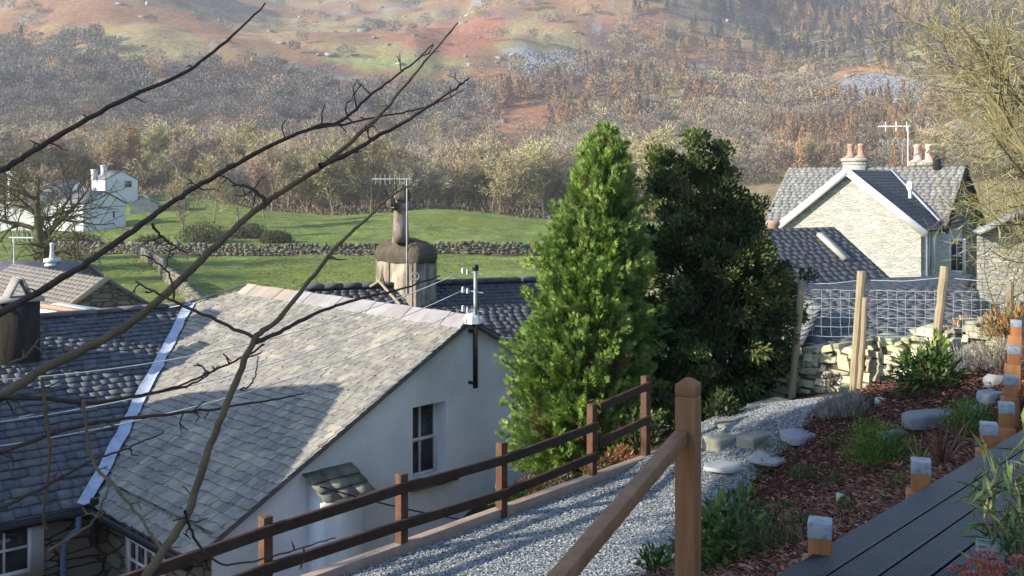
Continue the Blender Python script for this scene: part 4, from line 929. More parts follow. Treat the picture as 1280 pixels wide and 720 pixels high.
while nb < 215 and tries < 6000:
    tries += 1
    px = g.uniform(-160, 1420); Y = g.uniform(182, 300) if nb > 75 else g.uniform(183, 205)
    x = (px-CX)/FX*Y
    if 820 < px and Y < 292: continue
    if px < 330 and Y < 190: continue
    if 0 < px < 320 and Y < 200: Y += 8
    if any((x-a_)**2+(Y-b_)**2 < 4.6**2 for a_, b_ in placed): continue
    placed.append((x, Y)); z = float(H(x, Y)); lar = g.random() < .05
    o = link('larch_tree' if lar else 'bare_tree', (LARCH[g.integers(0, 2)] if lar else belt[g.integers(0, 9)])); o.location = (x, Y, z-.2); o.rotation_euler = (0, 0, g.random()*6.28)
    s_ = g.uniform(.72, 1.2)*(1.05 if not lar else .95); o.scale = (s_*1.1, s_*1.1, s_)
    if lar: tag(o, 'slim tawny larch among the bare trees at the foot of the hill', 'tree', 'larches at the foot of the hill')
    else: tag(o, 'leafless woodland tree at the foot of the hill beyond the fields', 'tree', 'bare trees at the foot of the hill')
    nb += 1
# undergrowth along the wood edge
n = 26000; px = g.uniform(-150, 1400, n); Y = g.uniform(178, 215, n); x = (px-CX)/FX*Y; Y = np.where((px > 820), Y+105, Y); x = (px-CX)/FX*Y; z = H(x, Y)
hgt = 2.6*fbm(x/6, Y/6, 3, 5)**1.3*2
p = np.stack([x, Y, z+hgt*g.random(n)], 1); V, F = leaves_np(p, unit(g.normal(0, .5, (n, 3))+V3(0, 0, .8)), rdir(n, g), g.uniform(.5, 1.2, n), .16)
c = np.array([(.26, .20, .14), (.20, .16, .11), (.30, .24, .16), (.14, .15, .08)])[g.integers(0, 4, n)]
o = link('undergrowth', np_mesh('undergrowth', V, F, rep(c, 4), False, [M['hilltree']])); tag(o, 'tangled brown undergrowth along the edge of the wood', 'undergrowth', kind='stuff')

# ---- the wooded fellside: one mass
def wood_density(px, py):
    d = np.where(py > 150, .95, 0.)
    thr = np.interp(px, [-400, 0, 150, 350, 450, 600], [35, 48, 66, 98, 122, 112])
    L_ = (px < 610); d = np.where(L_ & (py <= 150), np.where(py > thr, .92, .04), d)
    Rg = (px >= 610); d = np.where(Rg & (py <= 150), np.where(py > np.interp(px, [610, 700, 760, 800], [112, 98, 60, 10]), .92, .12), d)
    d = np.where((px > 770) & (py < 40) & (py > 16) & (px < 880), .3, d)
    d = np.where((px > 770) & (py <= 16), .9, d)
    e1 = np.hypot((px-665)/72, (py-165)/26); d = np.where(e1 < 1, .12, d)
    e2 = np.hypot((px-600)/60, (py-205)/14); d = np.where(e2 < 1, .5, d)
    e3 = np.hypot((px-1095)/68, (py-116)/26); d = np.where(e3 < 1, .0, d)
    e4 = np.hypot((px-690)/72, (py-80)/16); d = np.where(e4 < 1, .0, d)
    return d
g = np.random.default_rng(77); N_ = 30000
Y = np.sqrt(g.uniform(285**2, 1500**2, N_)); u = g.uniform(-.66, .66, N_); keepn = g.random(N_) < np.clip(1.15-.0*Y, 0, 1); x = u*Y; z = H(x, Y)
px = CX+FX*u; py = HY-FX*z/Y
jx = (fbm(x/40, Y/40, 3, 71)-.5)*90; jy = (fbm(x/40+50, Y/40, 3, 73)-.5)*46
dens = wood_density(px+jx, py+jy); acc = (g.random(N_) < dens) & (py > -60) & (g.random(N_) < np.interp(Y, [285, 600, 1500], [1.0, .62, .42]))
x, Y, z, px, py = x[acc], Y[acc], z[acc], px[acc], py[acc]; nt_ = len(x); print('hill trees', nt_)
cn = fbm(x/55, Y/55, 3, 91)
Vs, Fs, Cs = [], [], []; off_ = 0
conif = ((px > 700) & (py < 110) & (cn > .50)) | ((px > 620) & (cn > .66))
dark = (cn < .60) & (px > 790) & (py < np.interp(px, [790, 900, 1150], [20, 75, 95])) | (cn < .42) & (px < 150) & (py < 60)  # near-black trees in both top corners: hill shadow painted as tree colour
for lo, hi, ns, sw in ((0, 430, 520, .28), (430, 800, 260, .42), (800, 2000, 130, .65)):
    idx = np.where((Y >= lo) & (Y < hi))[0]
    if not len(idx): continue
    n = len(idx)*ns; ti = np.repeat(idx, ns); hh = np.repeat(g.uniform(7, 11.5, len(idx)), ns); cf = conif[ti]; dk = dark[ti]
    rw = np.repeat(g.uniform(3.2, 5.4, len(idx)), ns)
    sph = rdir(n, g); rad = g.random(n)**.4
    # round crowns
    oz = hh*.60+sph[:, 2]*rad*hh*.36; ox = sph[:, 0]*rad*rw; oy = sph[:, 1]*rad*rw
    t = g.random(n)**.9; az = g.random(n)*6.283; r2 = (1-t)*2.7*np.sqrt(g.random(n))+.1
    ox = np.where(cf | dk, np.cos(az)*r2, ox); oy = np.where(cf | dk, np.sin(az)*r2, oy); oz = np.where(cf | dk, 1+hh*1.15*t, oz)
    p = np.stack([x[ti]+ox, Y[ti]+oy, z[ti]+oz], 1)
    d = unit(np.stack([ox, oy, (oz-hh*.45)*.9+.3], 1)+g.normal(0, 1.6, (n, 3)))
    V, F = leaves_np(p, d, rdir(n, g), g.uniform(.5, 1.15, n)*(1+lo/700), sw*g.uniform(.6, 1.4, n))
    v_ = g.random(len(idx)); base = np.array([(.25, .215, .15), (.20, .18, .145), (.28, .245, .155), (.215, .17, .14), (.17, .16, .14)])[g.integers(0, 5, len(idx))]
    lf = ((px[idx] < 600) & (py[idx] < 165))[:, None]; base = np.where(lf, np.array([(.165, .155, .145), (.13, .125, .125), (.19, .18, .155), (.15, .135, .125)])[g.integers(0, 4, len(idx))], base)
    lar = (conif[idx])[:, None]; base = np.where(lar, np.array([(.27, .175, .10), (.21, .145, .095), (.18, .13, .095)])[g.integers(0, 3, len(idx))], base)
    hill_shade = dark[idx][:, None]; base = np.where(hill_shade, np.array([(.050, .052, .058), (.070, .060, .062)])[g.integers(0, 2, len(idx))], base)
    odd = (g.random(len(idx)) < .02)[:, None]; base = np.where(odd, np.array([(.36, .22, .12)]), base)
    c = np.repeat(base*1.22*g.uniform(.88, 1.12, (len(idx), 1)), ns, axis=0)*g.uniform(.9, 1.1, (n, 1))
    Vs.append(V); Fs.append(F+off_); Cs.append(rep(c, 4)); off_ += len(V)
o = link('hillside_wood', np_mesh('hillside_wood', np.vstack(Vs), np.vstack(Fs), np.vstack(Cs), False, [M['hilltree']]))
tag(o, 'bare oak wood and tawny larches covering the fellside', 'woodland', kind='stuff')
# crags and boulders on the open fell
g = np.random.default_rng(5); n = 900; u = g.uniform(-.6, .6, n); Y = g.uniform(420, 1250, n); x = u*Y; z = H(x, Y); f_ = fbm(x/40, Y/30, 3, 15) > .55; x, Y, z = x[f_], Y[f_], z[f_]; n = len(x)
az = g.random(n)*3.14; A_ = np.stack([np.stack([np.cos(az), np.sin(az), 0*az], 1), np.stack([-np.sin(az), np.cos(az), 0*az], 1), np.tile((0, 0, 1.), (n, 1))], 1)
V, F, Cc = stones_np(np.stack([x, Y, z], 1), A_, np.stack([g.uniform(2, 9, n), g.uniform(2, 5, n), g.uniform(1, 4, n)], 1), np.array([(.30, .30, .30)])*g.uniform(.6, 1.1, (n, 1)), g, .2)
o = link('fell_crags', np_mesh('fell_crags', V, F, Cc, False, [M['hilltree']])); tag(o, 'scattered grey crags and boulders on the open fell', 'crags', kind='stuff')

# loose blocks on the two quarry tips
g = np.random.default_rng(15); cs_ = []
for (qx, qy, rx, ry, m_) in ((690, 80, 66, 15, 1200), (745, 84, 26, 10, 400), (1095, 118, 62, 22, 2200)):
    for k in range(m_):
        v = rdir(1, g)[0][:2]*g.random()**.5; X_, Y_ = hitpx(qx+v[0]*rx, qy+v[1]*ry, 280); cs_.append((X_+g.normal(0, 2), Y_+g.normal(0, 6)))
cs_ = np.array(cs_); n = len(cs_); az = g.random(n)*3.14; A_ = np.stack([np.stack([np.cos(az), np.sin(az), 0*az], 1), np.stack([-np.sin(az), np.cos(az), 0*az], 1), np.tile((0, 0, 1.), (n, 1))], 1)
V, F, Cc = stones_np(np.column_stack([cs_, H(cs_[:, 0], cs_[:, 1])+.2]), A_, g.uniform(.5, 2.2, (n, 3))*np.array([1, 1, .6]), np.array([(.25, .26, .28)])*g.uniform(.75, 1.1, (n, 1)), g, .25)
o = link('quarry_scree', np_mesh('quarry_scree', V, F, Cc, False, [M['hilltree']])); tag(o, 'grey slate quarry waste tipped on the wooded fellside', 'scree', kind='stuff')

# ---- field trees near the farm
def place_tree(name, mesh, px, Y, s_, label, cat='tree', rot=0, group=None, z=None, sxy=1):
    x = (px-CX)/FX*Y; o = link(name, mesh); o.location = (x, Y, float(H(x, Y)) if z is None else z); o.scale = (s_*sxy, s_*sxy, s_); o.rotation_euler = (0, 0, rot); return tag(o, label, cat, group)
big = bare_tree_mesh('field_tree', 8, 10, .42, (10, 8, 6, 4), .5, .020, 7, (.9, .85, .6), [(.17, .15, .09), (.13, .115, .075), (.2, .18, .10)], 3, 5, .02, .02, (.7, 1.25), .72, start=.12, L0=.5)
place_tree('field_tree', big, 62, 82, 1.4, 'large spreading bare field tree in front of the white farm', rot=.6)
place_tree('field_tree', belt[3], 228, 118, .52, 'bare tree left of the small lawn by the farm, its trunk ivied', rot=2)
place_tree('field_tree', belt[4], 268, 128, .68, 'pale stemmed bare tree right of the farm lawn', rot=1)
place_tree('field_tree', belt[1], 296, 130, .6, 'second pale bare tree right of the farm lawn, nearer the field wall', rot=3)
place_tree('field_tree', belt[6], 330, 140, .6, 'bare tree at the left end of the grassy mound', rot=3)
place_tree('field_tree', belt[2], 20, 135, .7, 'bare tree left of the far left white cottage', rot=5)
place_tree('field_tree', belt[5], -190, 66, .8, 'bare tree beyond the left edge shading the near field', rot=5)
place_tree('field_tree', belt[7], -150, 84, .8, 'second bare tree beyond the left edge shading the near field', rot=4)
for k, (px_, Y_, s_) in enumerate(((190, 100, 1.1), (255, 112, 1.5), (310, 118, 1.2), (100, 104, 1.2), (345, 112, .9))):
    gq = np.random.default_rng(300+k); n = 2500; x0 = (px_-CX)/FX*Y_; sp_ = rdir(n, gq); sp_[:, 2] = abs(sp_[:, 2]); p = V3(x0, Y_, float(H(x0, Y_)))+sp_*np.array([2.2, 1.6, 1.5])*s_*(gq.random((n, 1))**.4)
    V, F = leaves_np(p, rdir(n, gq)+V3(0, 0, .4), rdir(n, gq), .35, .09); c = np.array([(.09, .10, .05), (.13, .11, .07), (.07, .065, .04)])[gq.integers(0, 3, n)]
    b = MB(); b.addnp(V, F, rep(c, 4)); tag(b.build('hedge_bush', M['hilltree']), ['low dark bush by the corner of the field wall', 'dark evergreen bush beside the farm lawn', 'brown bush on the bank right of the farm lawn', 'hedge bush below the white barn', 'small thicket at the left end of the long wall'][k], 'bush')

# rough tufts in the pasture
g = np.random.default_rng(19); n = 60000; px = g.uniform(-100, 1000, n); Y = g.uniform(52, 185, n); x = (px-CX)/FX*Y; k_ = fbm(x/7, Y/10, 3, 12) > g.uniform(.35, .7, n); x, Y = x[k_], Y[k_]; n = len(x)
V, F = leaves_np(np.stack([x, Y, H(x, Y)-.02], 1), unit(g.normal(0, .5, (n, 3))+V3(0, 0, 1)), rdir(n, g), g.uniform(.03, .11, n), g.uniform(.08, .25, n))
c = np.array([(.18, .23, .07), (.16, .21, .06), (.23, .24, .10), (.15, .19, .06)])[g.integers(0, 4, n)]
o = link('pasture_grass', np_mesh('pasture_grass', V, F, rep(c, 4), False, [M['hilltree']])); tag(o, 'rough grass tufts in the green pasture', 'grass', kind='stuff')

# ---- the leylandii
def conifer():
    g = np.random.default_rng(12); base = P(722, 600, 13.6); topz = P(758, 156, 13.6)[2]; Ht = topz-base[2]
    lean = (758-722)/FX*13.6
    e = empty('cypress_tree', base); tag(e, 'tall bright green cypress beside the rail fence', 'tree')
    NPL, PER = 1700, 84; tp = g.random(NPL)**.9; azp = g.random(NPL)*2*np.pi
    prof = np.interp(tp, [0, .06, .2, .42, .6, .78, .9, .96, 1], [.62, .78, .82, .72, .55, .36, .18, .07, .01])
    nz = vnoise(azp*1.6+np.floor(tp*9)*3.7, tp*9, 3)
    Rp = prof*(.62+.55*nz)*(1-.35*g.random(NPL)**2)
    outp = np.stack([np.cos(azp), np.sin(azp), np.zeros(NPL)], 1)
    ax_ = unit(outp*g.uniform(.45, 1.0, (NPL, 1))+V3(0, 0, 1)*np.interp(tp, [0, .5, 1], [.35, 1.0, 2.0])[:, None]+g.normal(0, .24, (NPL, 3)))
    pl = np.interp(tp, [0, .5, .9, 1], [.48, .44, .30, .14])*g.uniform(.5, 1.5, NPL)
    p0_ = np.stack([base[0]+lean*tp+np.cos(azp)*Rp*.8, base[1]+np.sin(azp)*Rp*.8, base[2]+Ht*tp*.96], 1)
    n = NPL*PER; ci = np.repeat(np.arange(NPL), PER); s_ = g.random(n); t = tp[ci]; az = azp[ci]
    lat = unit(np.cross(ax_, rdir(NPL, g)))[ci]; lw_ = (g.random(n)-.5)*.34*(1-s_)**.7*(.3+.7*np.minimum(s_*4, 1))*pl[ci]*1.6
    p = p0_[ci]+ax_[ci]*(s_*pl[ci])[:, None]+lat*lw_[:, None]+g.normal(0, .012, (n, 3))-V3(0, 0, 1)*(.05*s_*pl[ci])[:, None]
    d = unit(ax_[ci]+lat*np.sign(lw_)[:, None]*.40+g.normal(0, .14, (n, 3)))
    ln = g.uniform(.06, .125, n)
    pc_ = np.array([(.17, .265, .06), (.21, .305, .07), (.13, .205, .055), (.27, .345, .10)])[g.integers(0, 4, NPL)]*g.uniform(.8, 1.2, (NPL, 1))
    col = pc_[ci]; brown = (vnoise(azp*3, tp*14, 8) > .93)[ci][:, None]; col = np.where(brown, np.array([(.18, .13, .06)]), col); col = np.where((s_[:, None] > .75), col*1.25, col)*g.uniform(.8, 1.2, (n, 1))
    Vs = []; Cs = []; side = unit(np.cross(d, rdir(n, g)))

    for an, l_ in ((0, 1.0), (.38, .75), (-.38, .75)):
        dd = d*math.cos(an)+side*math.sin(an); V, F = leaves_np(p+d*(ln*.25)[:, None]*(abs(an)), dd, np.cross(d, side), ln*l_, ln*.13, .1); Vs.append(V); Cs.append(rep(col, 4))
    V = np.vstack(Vs); link('foliage', np_mesh('foliage', V, np.arange(len(V)).reshape(-1, 4), np.vstack(Cs), False, [M['needle']]), e)
    out = []
    grow(g, base+V3(0, 0, -.4), (lean/Ht, 0, 1), Ht*.95, .085, 0, 0, out, k=8, wander=.01, upb=.3)
    for k in range(60):
        t_ = .05+.9*k/60; a_ = g.random()*6.28; q = base+V3(lean*t_, 0, Ht*t_); L_ = np.interp(t_, [0, .3, .8, 1], [.8, .75, .4, .1]); grow(g, q, (math.cos(a_), math.sin(a_), .5), L_, .018, 1, 1, out, k=4, wander=.1)
    V, F = tubes_mesh([o[1] for o in out], [np.maximum(o[2], .004) for o in out], 6); link('trunk', np_mesh('trunk', V, F, np.tile((.8, .6, .45), (len(V), 1)), True, [M['bark_tree']]), e)
conifer()

# ---- the dark holly
def clump_tree(name, label, base, shape, ncl, per, lsz, cols, trunk_r, seed, cl_r=.24, Htr=None, m='leaf', hol=.0, lw=.5):
    g = np.random.default_rng(seed); e = empty(name, base); tag(e, label, 'tree')
    C_ = shape(g, ncl); n = ncl*per; ci = np.repeat(np.arange(ncl), per); sp = rdir(n, g)*(g.random((n, 1))**.45)*cl_r*g.uniform(.7, 1.3, (ncl, 1))[ci]
    p = C_[ci]+sp*np.array([1, 1, .8]); cen = C_.mean(0)
    d = unit(sp*3+unit(C_[ci]-cen)*.8+g.normal(0, .5, (n, 3))); V, F = leaves_np(p, d, rdir(n, g), lsz*g.uniform(.6, 1.35, n), lsz*lw, .08)
    cc = np.array(cols)[g.integers(0, len(cols), ncl)][ci]*g.uniform(.7, 1.3, (n, 1)); link('foliage', np_mesh('foliage', V, F, rep(cc, 4), False, [M[m]]), e)
    out = []
    for k in range(3): grow(g, np.asarray(base)+V3(g.normal(0, .08), g.normal(0, .08), -.3), (g.normal(0, .12), g.normal(0, .12), 1), (cen[2]-base[2])*1.25, trunk_r, 0, 2, out, (7, 4), .08, .15, .5, (.5, 1.0), 8, .25)
    V, F = tubes_mesh([o[1] for o in out], [np.maximum(o[2], .004) for o in out], 6); link('trunk', np_mesh('trunk', V, F, np.tile((.7, .65, .6), (len(V), 1)), True, [M['bark_tree']]), e)
    return e
hb_ = P(885, 545, 14.4); hb_[2] = -3.7
HL = [(872, 178, .14), (866, 205, .26), (838, 232, .30), (892, 222, .28), (852, 268, .42), (905, 262, .36), (930, 290, .28), (838, 310, .48), (892, 316, .52), (946, 330, .34), (968, 362, .30), (850, 370, .60), (910, 372, .60), (955, 398, .38), (988, 392, .14), (830, 430, .55), (885, 440, .66), (945, 446, .46), (860, 495, .50), (915, 500, .42), (822, 480, .40), (962, 440, .24), (900, 190, .12), (948, 262, .13), (826, 200, .12), (984, 350, .10)]
def holly_shape(g, n):
    w_ = np.array([l[2]**2 for l in HL]); w_ /= w_.sum(); out = []
    for k in range(n):
        l = HL[g.choice(len(HL), p=w_)]; v = rdir(1, g)[0]*g.random()**.4; c_ = P(l[0], l[1], 14.4+g.normal(0, .22)); out.append(c_+v*l[2]*V3(1, 1.3, .95))
    return np.array(out)
clump_tree('holly_tree', 'dark glossy evergreen holly right of the bright cypress', hb_, holly_shape, 780, 130, .070, [(.045, .075, .022), (.07, .105, .028), (.11, .14, .040), (.03, .055, .020), (.15, .17, .055)], .07, 33, .15)
g = np.random.default_rng(61)
# lower straggly branches of the holly reaching over the wall
hb2 = P(962, 470, 14.8); hb2[2] = -3.3
clump_tree('holly_bush', 'lower evergreen bush reaching over the wall right of the holly', hb2, lambda g, n: np.stack([hb2[0]-.25+g.normal(0, .28, n), hb2[1]+g.normal(0, .3, n), -2.0+g.normal(0, .34, n)], 1), 42, 100, .07, [(.05, .085, .022), (.075, .11, .03), (.035, .06, .02)], .03, 34, .16)

# ---- unseen yew, cottage and chimney, added outside the view to shade garden and roofs
yb = V3(-9.3, 4.3, float(H(-9.3, 4.3)))
def shade_yew_shape(g, n):
    v = rdir(n, g)*(g.random((n, 1))**.33); return V3(-9.3, 3.1, 2.9)+v*np.array([1.5, 4.2, 1.25])  # crown shaped to throw the shade on gravel and bed
clump_tree('shade_yew', 'unseen broad dark yew added beyond the left edge to shade the flower bed', yb, shade_yew_shape, 700, 60, .16, [(.03, .05, .018), (.04, .065, .02)], .16, 35, .3, lw=.7)
e, rt, ax = gable_house('shade_cottage', 'unseen slate roofed cottage added beyond the left edge to shade the roofs', 'cottage', V3(-10.6, 12.0, .40), V3(-1, 0, 0), 7, 2.45, 1.7, 3, M['render'], M['far_slate'], 4, .12)  # added shadow caster, gable profile fitted to the shade on the main roof
b = MB(); b.obox(V3(-11.3, 17.3, -1.6), WP, NP_, Z, (1.1, .6, 2.7)); b.build('shade_chimney', M['chim_dark'], cot)  # unseen stack added to shade the upper end of the main roof

# ---- big bare tree at the right edge
rt_m = bare_tree_mesh('right_tree', 18, 12, .17, (14, 9, 7, 5), .34, .010, 11, (1.5, 1.45, .95), [(.44, .42, .24), (.36, .34, .20), (.50, .46, .29), (.28, .26, .16)], 3, 6, .006, .05, (.6, 1.2), .60, start=.12, L0=.72)
o = link('ash_tree', rt_m); o.location = (12.5, 21.5, -4.6); o.rotation_euler = (0, 0, 1.0); o.scale = (.95, .95, 1.05); tag(o, 'tall pale lichened bare tree filling the top right corner', 'tree')
rt_m2 = bare_tree_mesh('right_tree_b', 29, 12, .15, (14, 9, 7), .34, .011, 14, (1.5, 1.45, .95), [(.36, .34, .16), (.29, .28, .14), (.42, .38, .20)], 3, 6, .006, .05, (.6, 1.2), .60, start=.12, L0=.72)
o = link('ash_tree', rt_m2); o.location = (16.0, 27.5, -5.4); o.rotation_euler = (0, 0, 2.4); o.scale = (1.0, 1.0, 1.15); tag(o, 'second pale bare tree behind the one in the top right corner', 'tree')
sp_m = bare_tree_mesh('sapling', 44, 2.6, .03, (6, 4), .16, .006, 5, (1.0, .9, .6), [(.22, .17, .09)], 2, 5, .003, .08, (.5, 1.0), .6, start=.15, L0=.75)
o = link('bare_sapling', sp_m); o.location = (6.1, 11.9, -2.6); o.rotation_euler = (0, 0, .4); tag(o, 'thin bare sapling at the right end of the wire fence', 'sapling')

# ================================================================ foreground bare branches (one young tree left of the camera)
ft = empty('bare_fruit_tree', V3(-1.95, 2.9, float(H(-1.95, 2.9)))); tag(ft, 'leafless young tree whose long thin branches cross the left of the picture', 'tree')
FB = 3.0
def br(pts, Y0, Y1, w0, w1, moss=0, spurs=0, seed=1):
    """pts in photo pixels, widths in photo pixels"""
    n = len(pts); Ys = np.linspace(Y0, Y1, n); Q = np.array([P(p[0], p[1], y) for p, y in zip(pts, Ys)])
    k = (n-1)*7+1; t = np.linspace(0, n-1, k); i_ = np.minimum(t.astype(int), n-2); f = (t-i_)[:, None]
    p0 = Q[np.maximum(i_-1, 0)]; p1 = Q[i_]; p2 = Q[i_+1]; p3 = Q[np.minimum(i_+2, n-1)]
    S_ = .5*((2*p1)+(-p0+p2)*f+(2*p0-5*p1+4*p2-p3)*f**2+(-p0+3*p1-3*p2+p3)*f**3)
    g = np.random.default_rng(seed+int(pts[0][1])); S_ += g.normal(0, .0016, S_.shape)
    wv = np.linspace(w0, w1, k)/2/FX*np.linspace(Y0, Y1, k); wv = wv*(1+.10*vnoise(np.arange(k)*.9, 0, seed)+.12*(g.random(k) < .12))
    return S_, wv
def branch(pts, Y0, Y1, w0, w1, m, spurs=0, seed=1, spl=.05):
    S_, wv = br(pts, Y0, Y1, w0, w1, seed=seed); paths = [S_]; rads = [wv]; g = np.random.default_rng(seed*7+3)
    for q in range(spurs):
        i_ = g.integers(2, len(S_)-2); ax = unit(S_[i_+1]-S_[i_]); sd_ = unit(np.cross(ax, V3(0, 1, 0)))*g.choice([-1, 1]); L_ = spl*g.uniform(.4, 1.6)
        pp = [S_[i_]]; d = unit(sd_+ax*g.uniform(-.2, .8)+V3(0, g.normal(0, .3), 0))
        for s_ in range(4): d = unit(d+g.normal(0, .35, 3)); pp.append(pp[-1]+d*L_/4)
        paths.append(np.array(pp)); rads.append(np.array([.0034, .0028, .0026, .0022, .0012])*g.uniform(.7, 1.1))
        if g.random() < .5:
            d = unit(d+g.normal(0, .8, 3)); paths.append(np.array([pp[2], pp[2]+d*L_*.25, pp[2]+d*L_*.45])); rads.append(np.array([.0024, .002, .0012]))
    V, F = tubes_mesh(paths, rads, 8); Cc = np.ones((len(V), 3))
    me = np_mesh('branch', V, F, Cc, True, [m]); return link('branch', me, ft)
BD, BM = M['bark_dark'], M['bark_moss']
tr_top = P(-200, 330, 2.9)
b = MB(); tb = V3(-1.95, 2.9, float(H(-1.95, 2.9))-.1); b.tube([tb, tb+V3(.02, 0, .8), tb+V3(-.02, .02, 1.5), tb+V3(0, .05, 2.2), tb+V3(.03, .05, 2.75)], [.055, .05, .045, .035, .02], 10); b.build('trunk', BM, ft, True)
branch([(-190, 300), (-90, 250), (0, 213), (60, 178), (150, 127), (232, 90), (290, 45), (333, 4)], 2.9, 3.6, 9.5, 2.0, BD, 9, 2)
branch([(-170, 560), (-90, 530), (0, 495), (60, 458), (128, 425), (190, 383), (262, 315), (330, 255), (408, 203), (478, 140), (530, 78), (572, 28)], 2.8, 3.7, 15, 2.2, BM, 5, 3)
branch([(-160, 470), (-60, 425), (25, 378), (95, 337), (140, 307), (185, 275), (226, 245), (275, 217), (330, 186), (390, 160), (427, 150), (470, 113), (512, 82), (542, 55)], 3.0, 3.8, 9.5, 1.8, BD, 14, 4, .07)
branch([(400, 206), (430, 195), (470, 172), (514, 147), (560, 117), (587, 98)], 3.35, 3.7, 6.5, 2, BD, 4, 5)
branch([(387, 161), (430, 155), (462, 148), (515, 138), (548, 128), (578, 113)], 3.55, 3.8, 3, 1.2, BD, 2, 6)
branch([(150, 800), (175, 735), (203, 690), (235, 640), (262, 560), (290, 490), (318, 425), (345, 402), (388, 350), (423, 305), (457, 275), (484, 250), (509, 232)], 2.7, 3.4, 12, 2.0, BM, 7, 7)
branch([(318, 428), (345, 418), (386, 396), (436, 377), (497, 363), (550, 345)], 3.05, 3.5, 6, 1.6, BD, 1, 8)
branch([(319, 422), (279, 404), (218, 377), (186, 361), (170, 352)], 3.05, 3.2, 5, 1.8, BD, 2, 9)
branch([(218, 377), (212, 345), (193, 326), (185, 322)], 3.1, 3.2, 3, 1.2, BD, 2, 10)
branch([(190, 280), (198, 292), (215, 305), (235, 318)], 3.3, 3.35, 4, 1.4, BD, 2, 10)
branch([(-20, 497), (50, 498), (120, 503), (185, 492), (240, 480), (275, 458)], 2.9, 3.3, 7, 1.4, BD, 9, 11)
branch([(190, 492), (235, 478), (268, 462), (310, 444), (330, 430)], 3.1, 3.2, 2.4, 2.6, BD, 1, 12)
branch([(-20, 572), (50, 548), (110, 530), (190, 520), (260, 512), (340, 500), (380, 492)], 2.9, 3.4, 6, 1.5, BD, 8, 13)
branch([(-20, 645), (50, 612), (110, 578), (160, 560), (205, 540)], 2.9, 3.3, 5, 1.4, BD, 3, 14)
branch([(53, 472), (58, 520), (63, 560), (60, 600), (54, 640), (58, 662)], 2.95, 3.05, 4.5, 2.5, BM, 4, 15)
branch([(104, 500), (108, 540), (118, 580), (140, 605), (170, 640), (190, 668), (205, 690)], 3.0, 2.75, 4, 3.2, BM, 3, 16)
branch([(232, 640), (236, 655), (255, 690), (290, 706), (360, 690), (420, 672)], 2.8, 3.1, 4, 1.5, BD, 6, 17)
branch([(60, 690), (95, 668), (118, 650), (130, 625), (136, 605)], 2.8, 2.9, 4, 1.5, BM, 2, 18)
branch([(10, 455), (32, 445), (45, 430), (60, 405)], 2.9, 3.0, 3.5, 1.6, BM, 4, 19)
branch([(335, 255), (318, 238), (305, 232), (290, 232)], 3.3, 3.35, 6, 1.8, BD, 4, 20)
branch([(300, 487), (312, 482), (320, 465), (323, 445)], 3.1, 3.1, 2.5, 1.2, BD, 0, 21)

# ================================================================ garden plants
def gpos(px, py, z):
    Y = z/(-(py-HY)/FX); return V3((px-CX)/FX*Y, Y, z)
def ghit(px, py, y0=3, y1=20):
    ys = np.linspace(y0, y1, 1700); xs = (px-CX)/FX*ys; zs = -(py-HY)/FX*ys; k = np.argmax(H(xs, ys) > zs); return V3(xs[k], ys[k], float(H(xs[k], ys[k])))
def shrub(label, c, rad, hgt, n, lsz, lw, cols, seed, name='shrub', up=.5, m='leaf', stems=6, cat='shrub'):
    g = np.random.default_rng(seed); e = empty(name, c); tag(e, label, cat)
    sp = rdir(n, g)*(g.random((n, 1))**.4); sp[:, 2] = abs(sp[:, 2]); lump = (.75+.5*vnoise(sp[:, 0]*3+seed, sp[:, 1]*3+sp[:, 2]*2, seed))[:, None]
    p = np.asarray(c)+sp*np.array([rad, rad, hgt])*lump; d = unit(sp*np.array([1, 1, .6])+V3(0, 0, up)+g.normal(0, .45, (n, 3)))
    V, F = leaves_np(p, d, rdir(n, g)*.5+V3(0, 0, 1), lsz*g.uniform(.6, 1.3, n), lsz*lw, .06); cc = np.array(cols)[g.integers(0, len(cols), n)]*g.uniform(.7, 1.3, (n, 1))
    link('foliage', np_mesh('foliage', V, F, rep(cc, 4), False, [M[m]]), e)
    out = []
    for k in range(stems): grow(g, np.asarray(c)-V3(0, 0, .03), (g.normal(0, .5), g.normal(0, .5), 1), hgt*.85, .008, 0, 1, out, (3,), .12, .1, .5, (.4, .9), 5)
    V, F = tubes_mesh([o[1] for o in out], [o[2] for o in out], 5); link('stem', np_mesh('stem', V, F, np.ones((len(V), 3)), True, [M['bark_moss']]), e); return e
def blades(label, c, n, ln, wd, cols, seed, spread=.5, name='grass_clump', cat='plant', droop=.8, rad=.05, m='leaf'):
    g = np.random.default_rng(seed); Vs = []; Cs = []
    for k in range(n):
        az = g.random()*6.283; t0_ = abs(g.normal(0, spread)); d = unit(V3(math.cos(az)*t0_, math.sin(az)*t0_, 1)); p = np.asarray(c)+V3(math.cos(az), math.sin(az), 0)*rad*g.random(); L_ = ln*g.uniform(.5, 1.2); sd_ = unit(np.cross(d, V3(math.cos(az+.3), math.sin(az+.3), 0.01)))
        row = []; ks = 6
        for i_ in range(ks+1):
            wv = wd*(1-(i_/ks)**1.8)*.5+.0004; row += [p+sd_*wv, p-sd_*wv]; d = unit(d+V3(math.cos(az), math.sin(az), -1)*droop*.14*(i_/ks+.3)); p = p+d*L_/ks
        Vs.append(row); Cs.append(np.tile(np.array(cols[g.integers(0, len(cols))])*g.uniform(.75, 1.25), (2*ks+2, 1)))
    V = np.array(Vs).reshape(-1, 3); nv = 14; f0 = np.array([(2*i_, 2*i_+1, 2*i_+3, 2*i_+2) for i_ in range(6)]); F = (np.arange(n)[:, None, None]*nv+f0[None]).reshape(-1, 4)
    c = np.asarray(c, float); o = link(name, np_mesh(name, V-c, F, np.vstack(Cs), True, [M[m]])); o.location = tuple(c); return tag(o, label, cat)
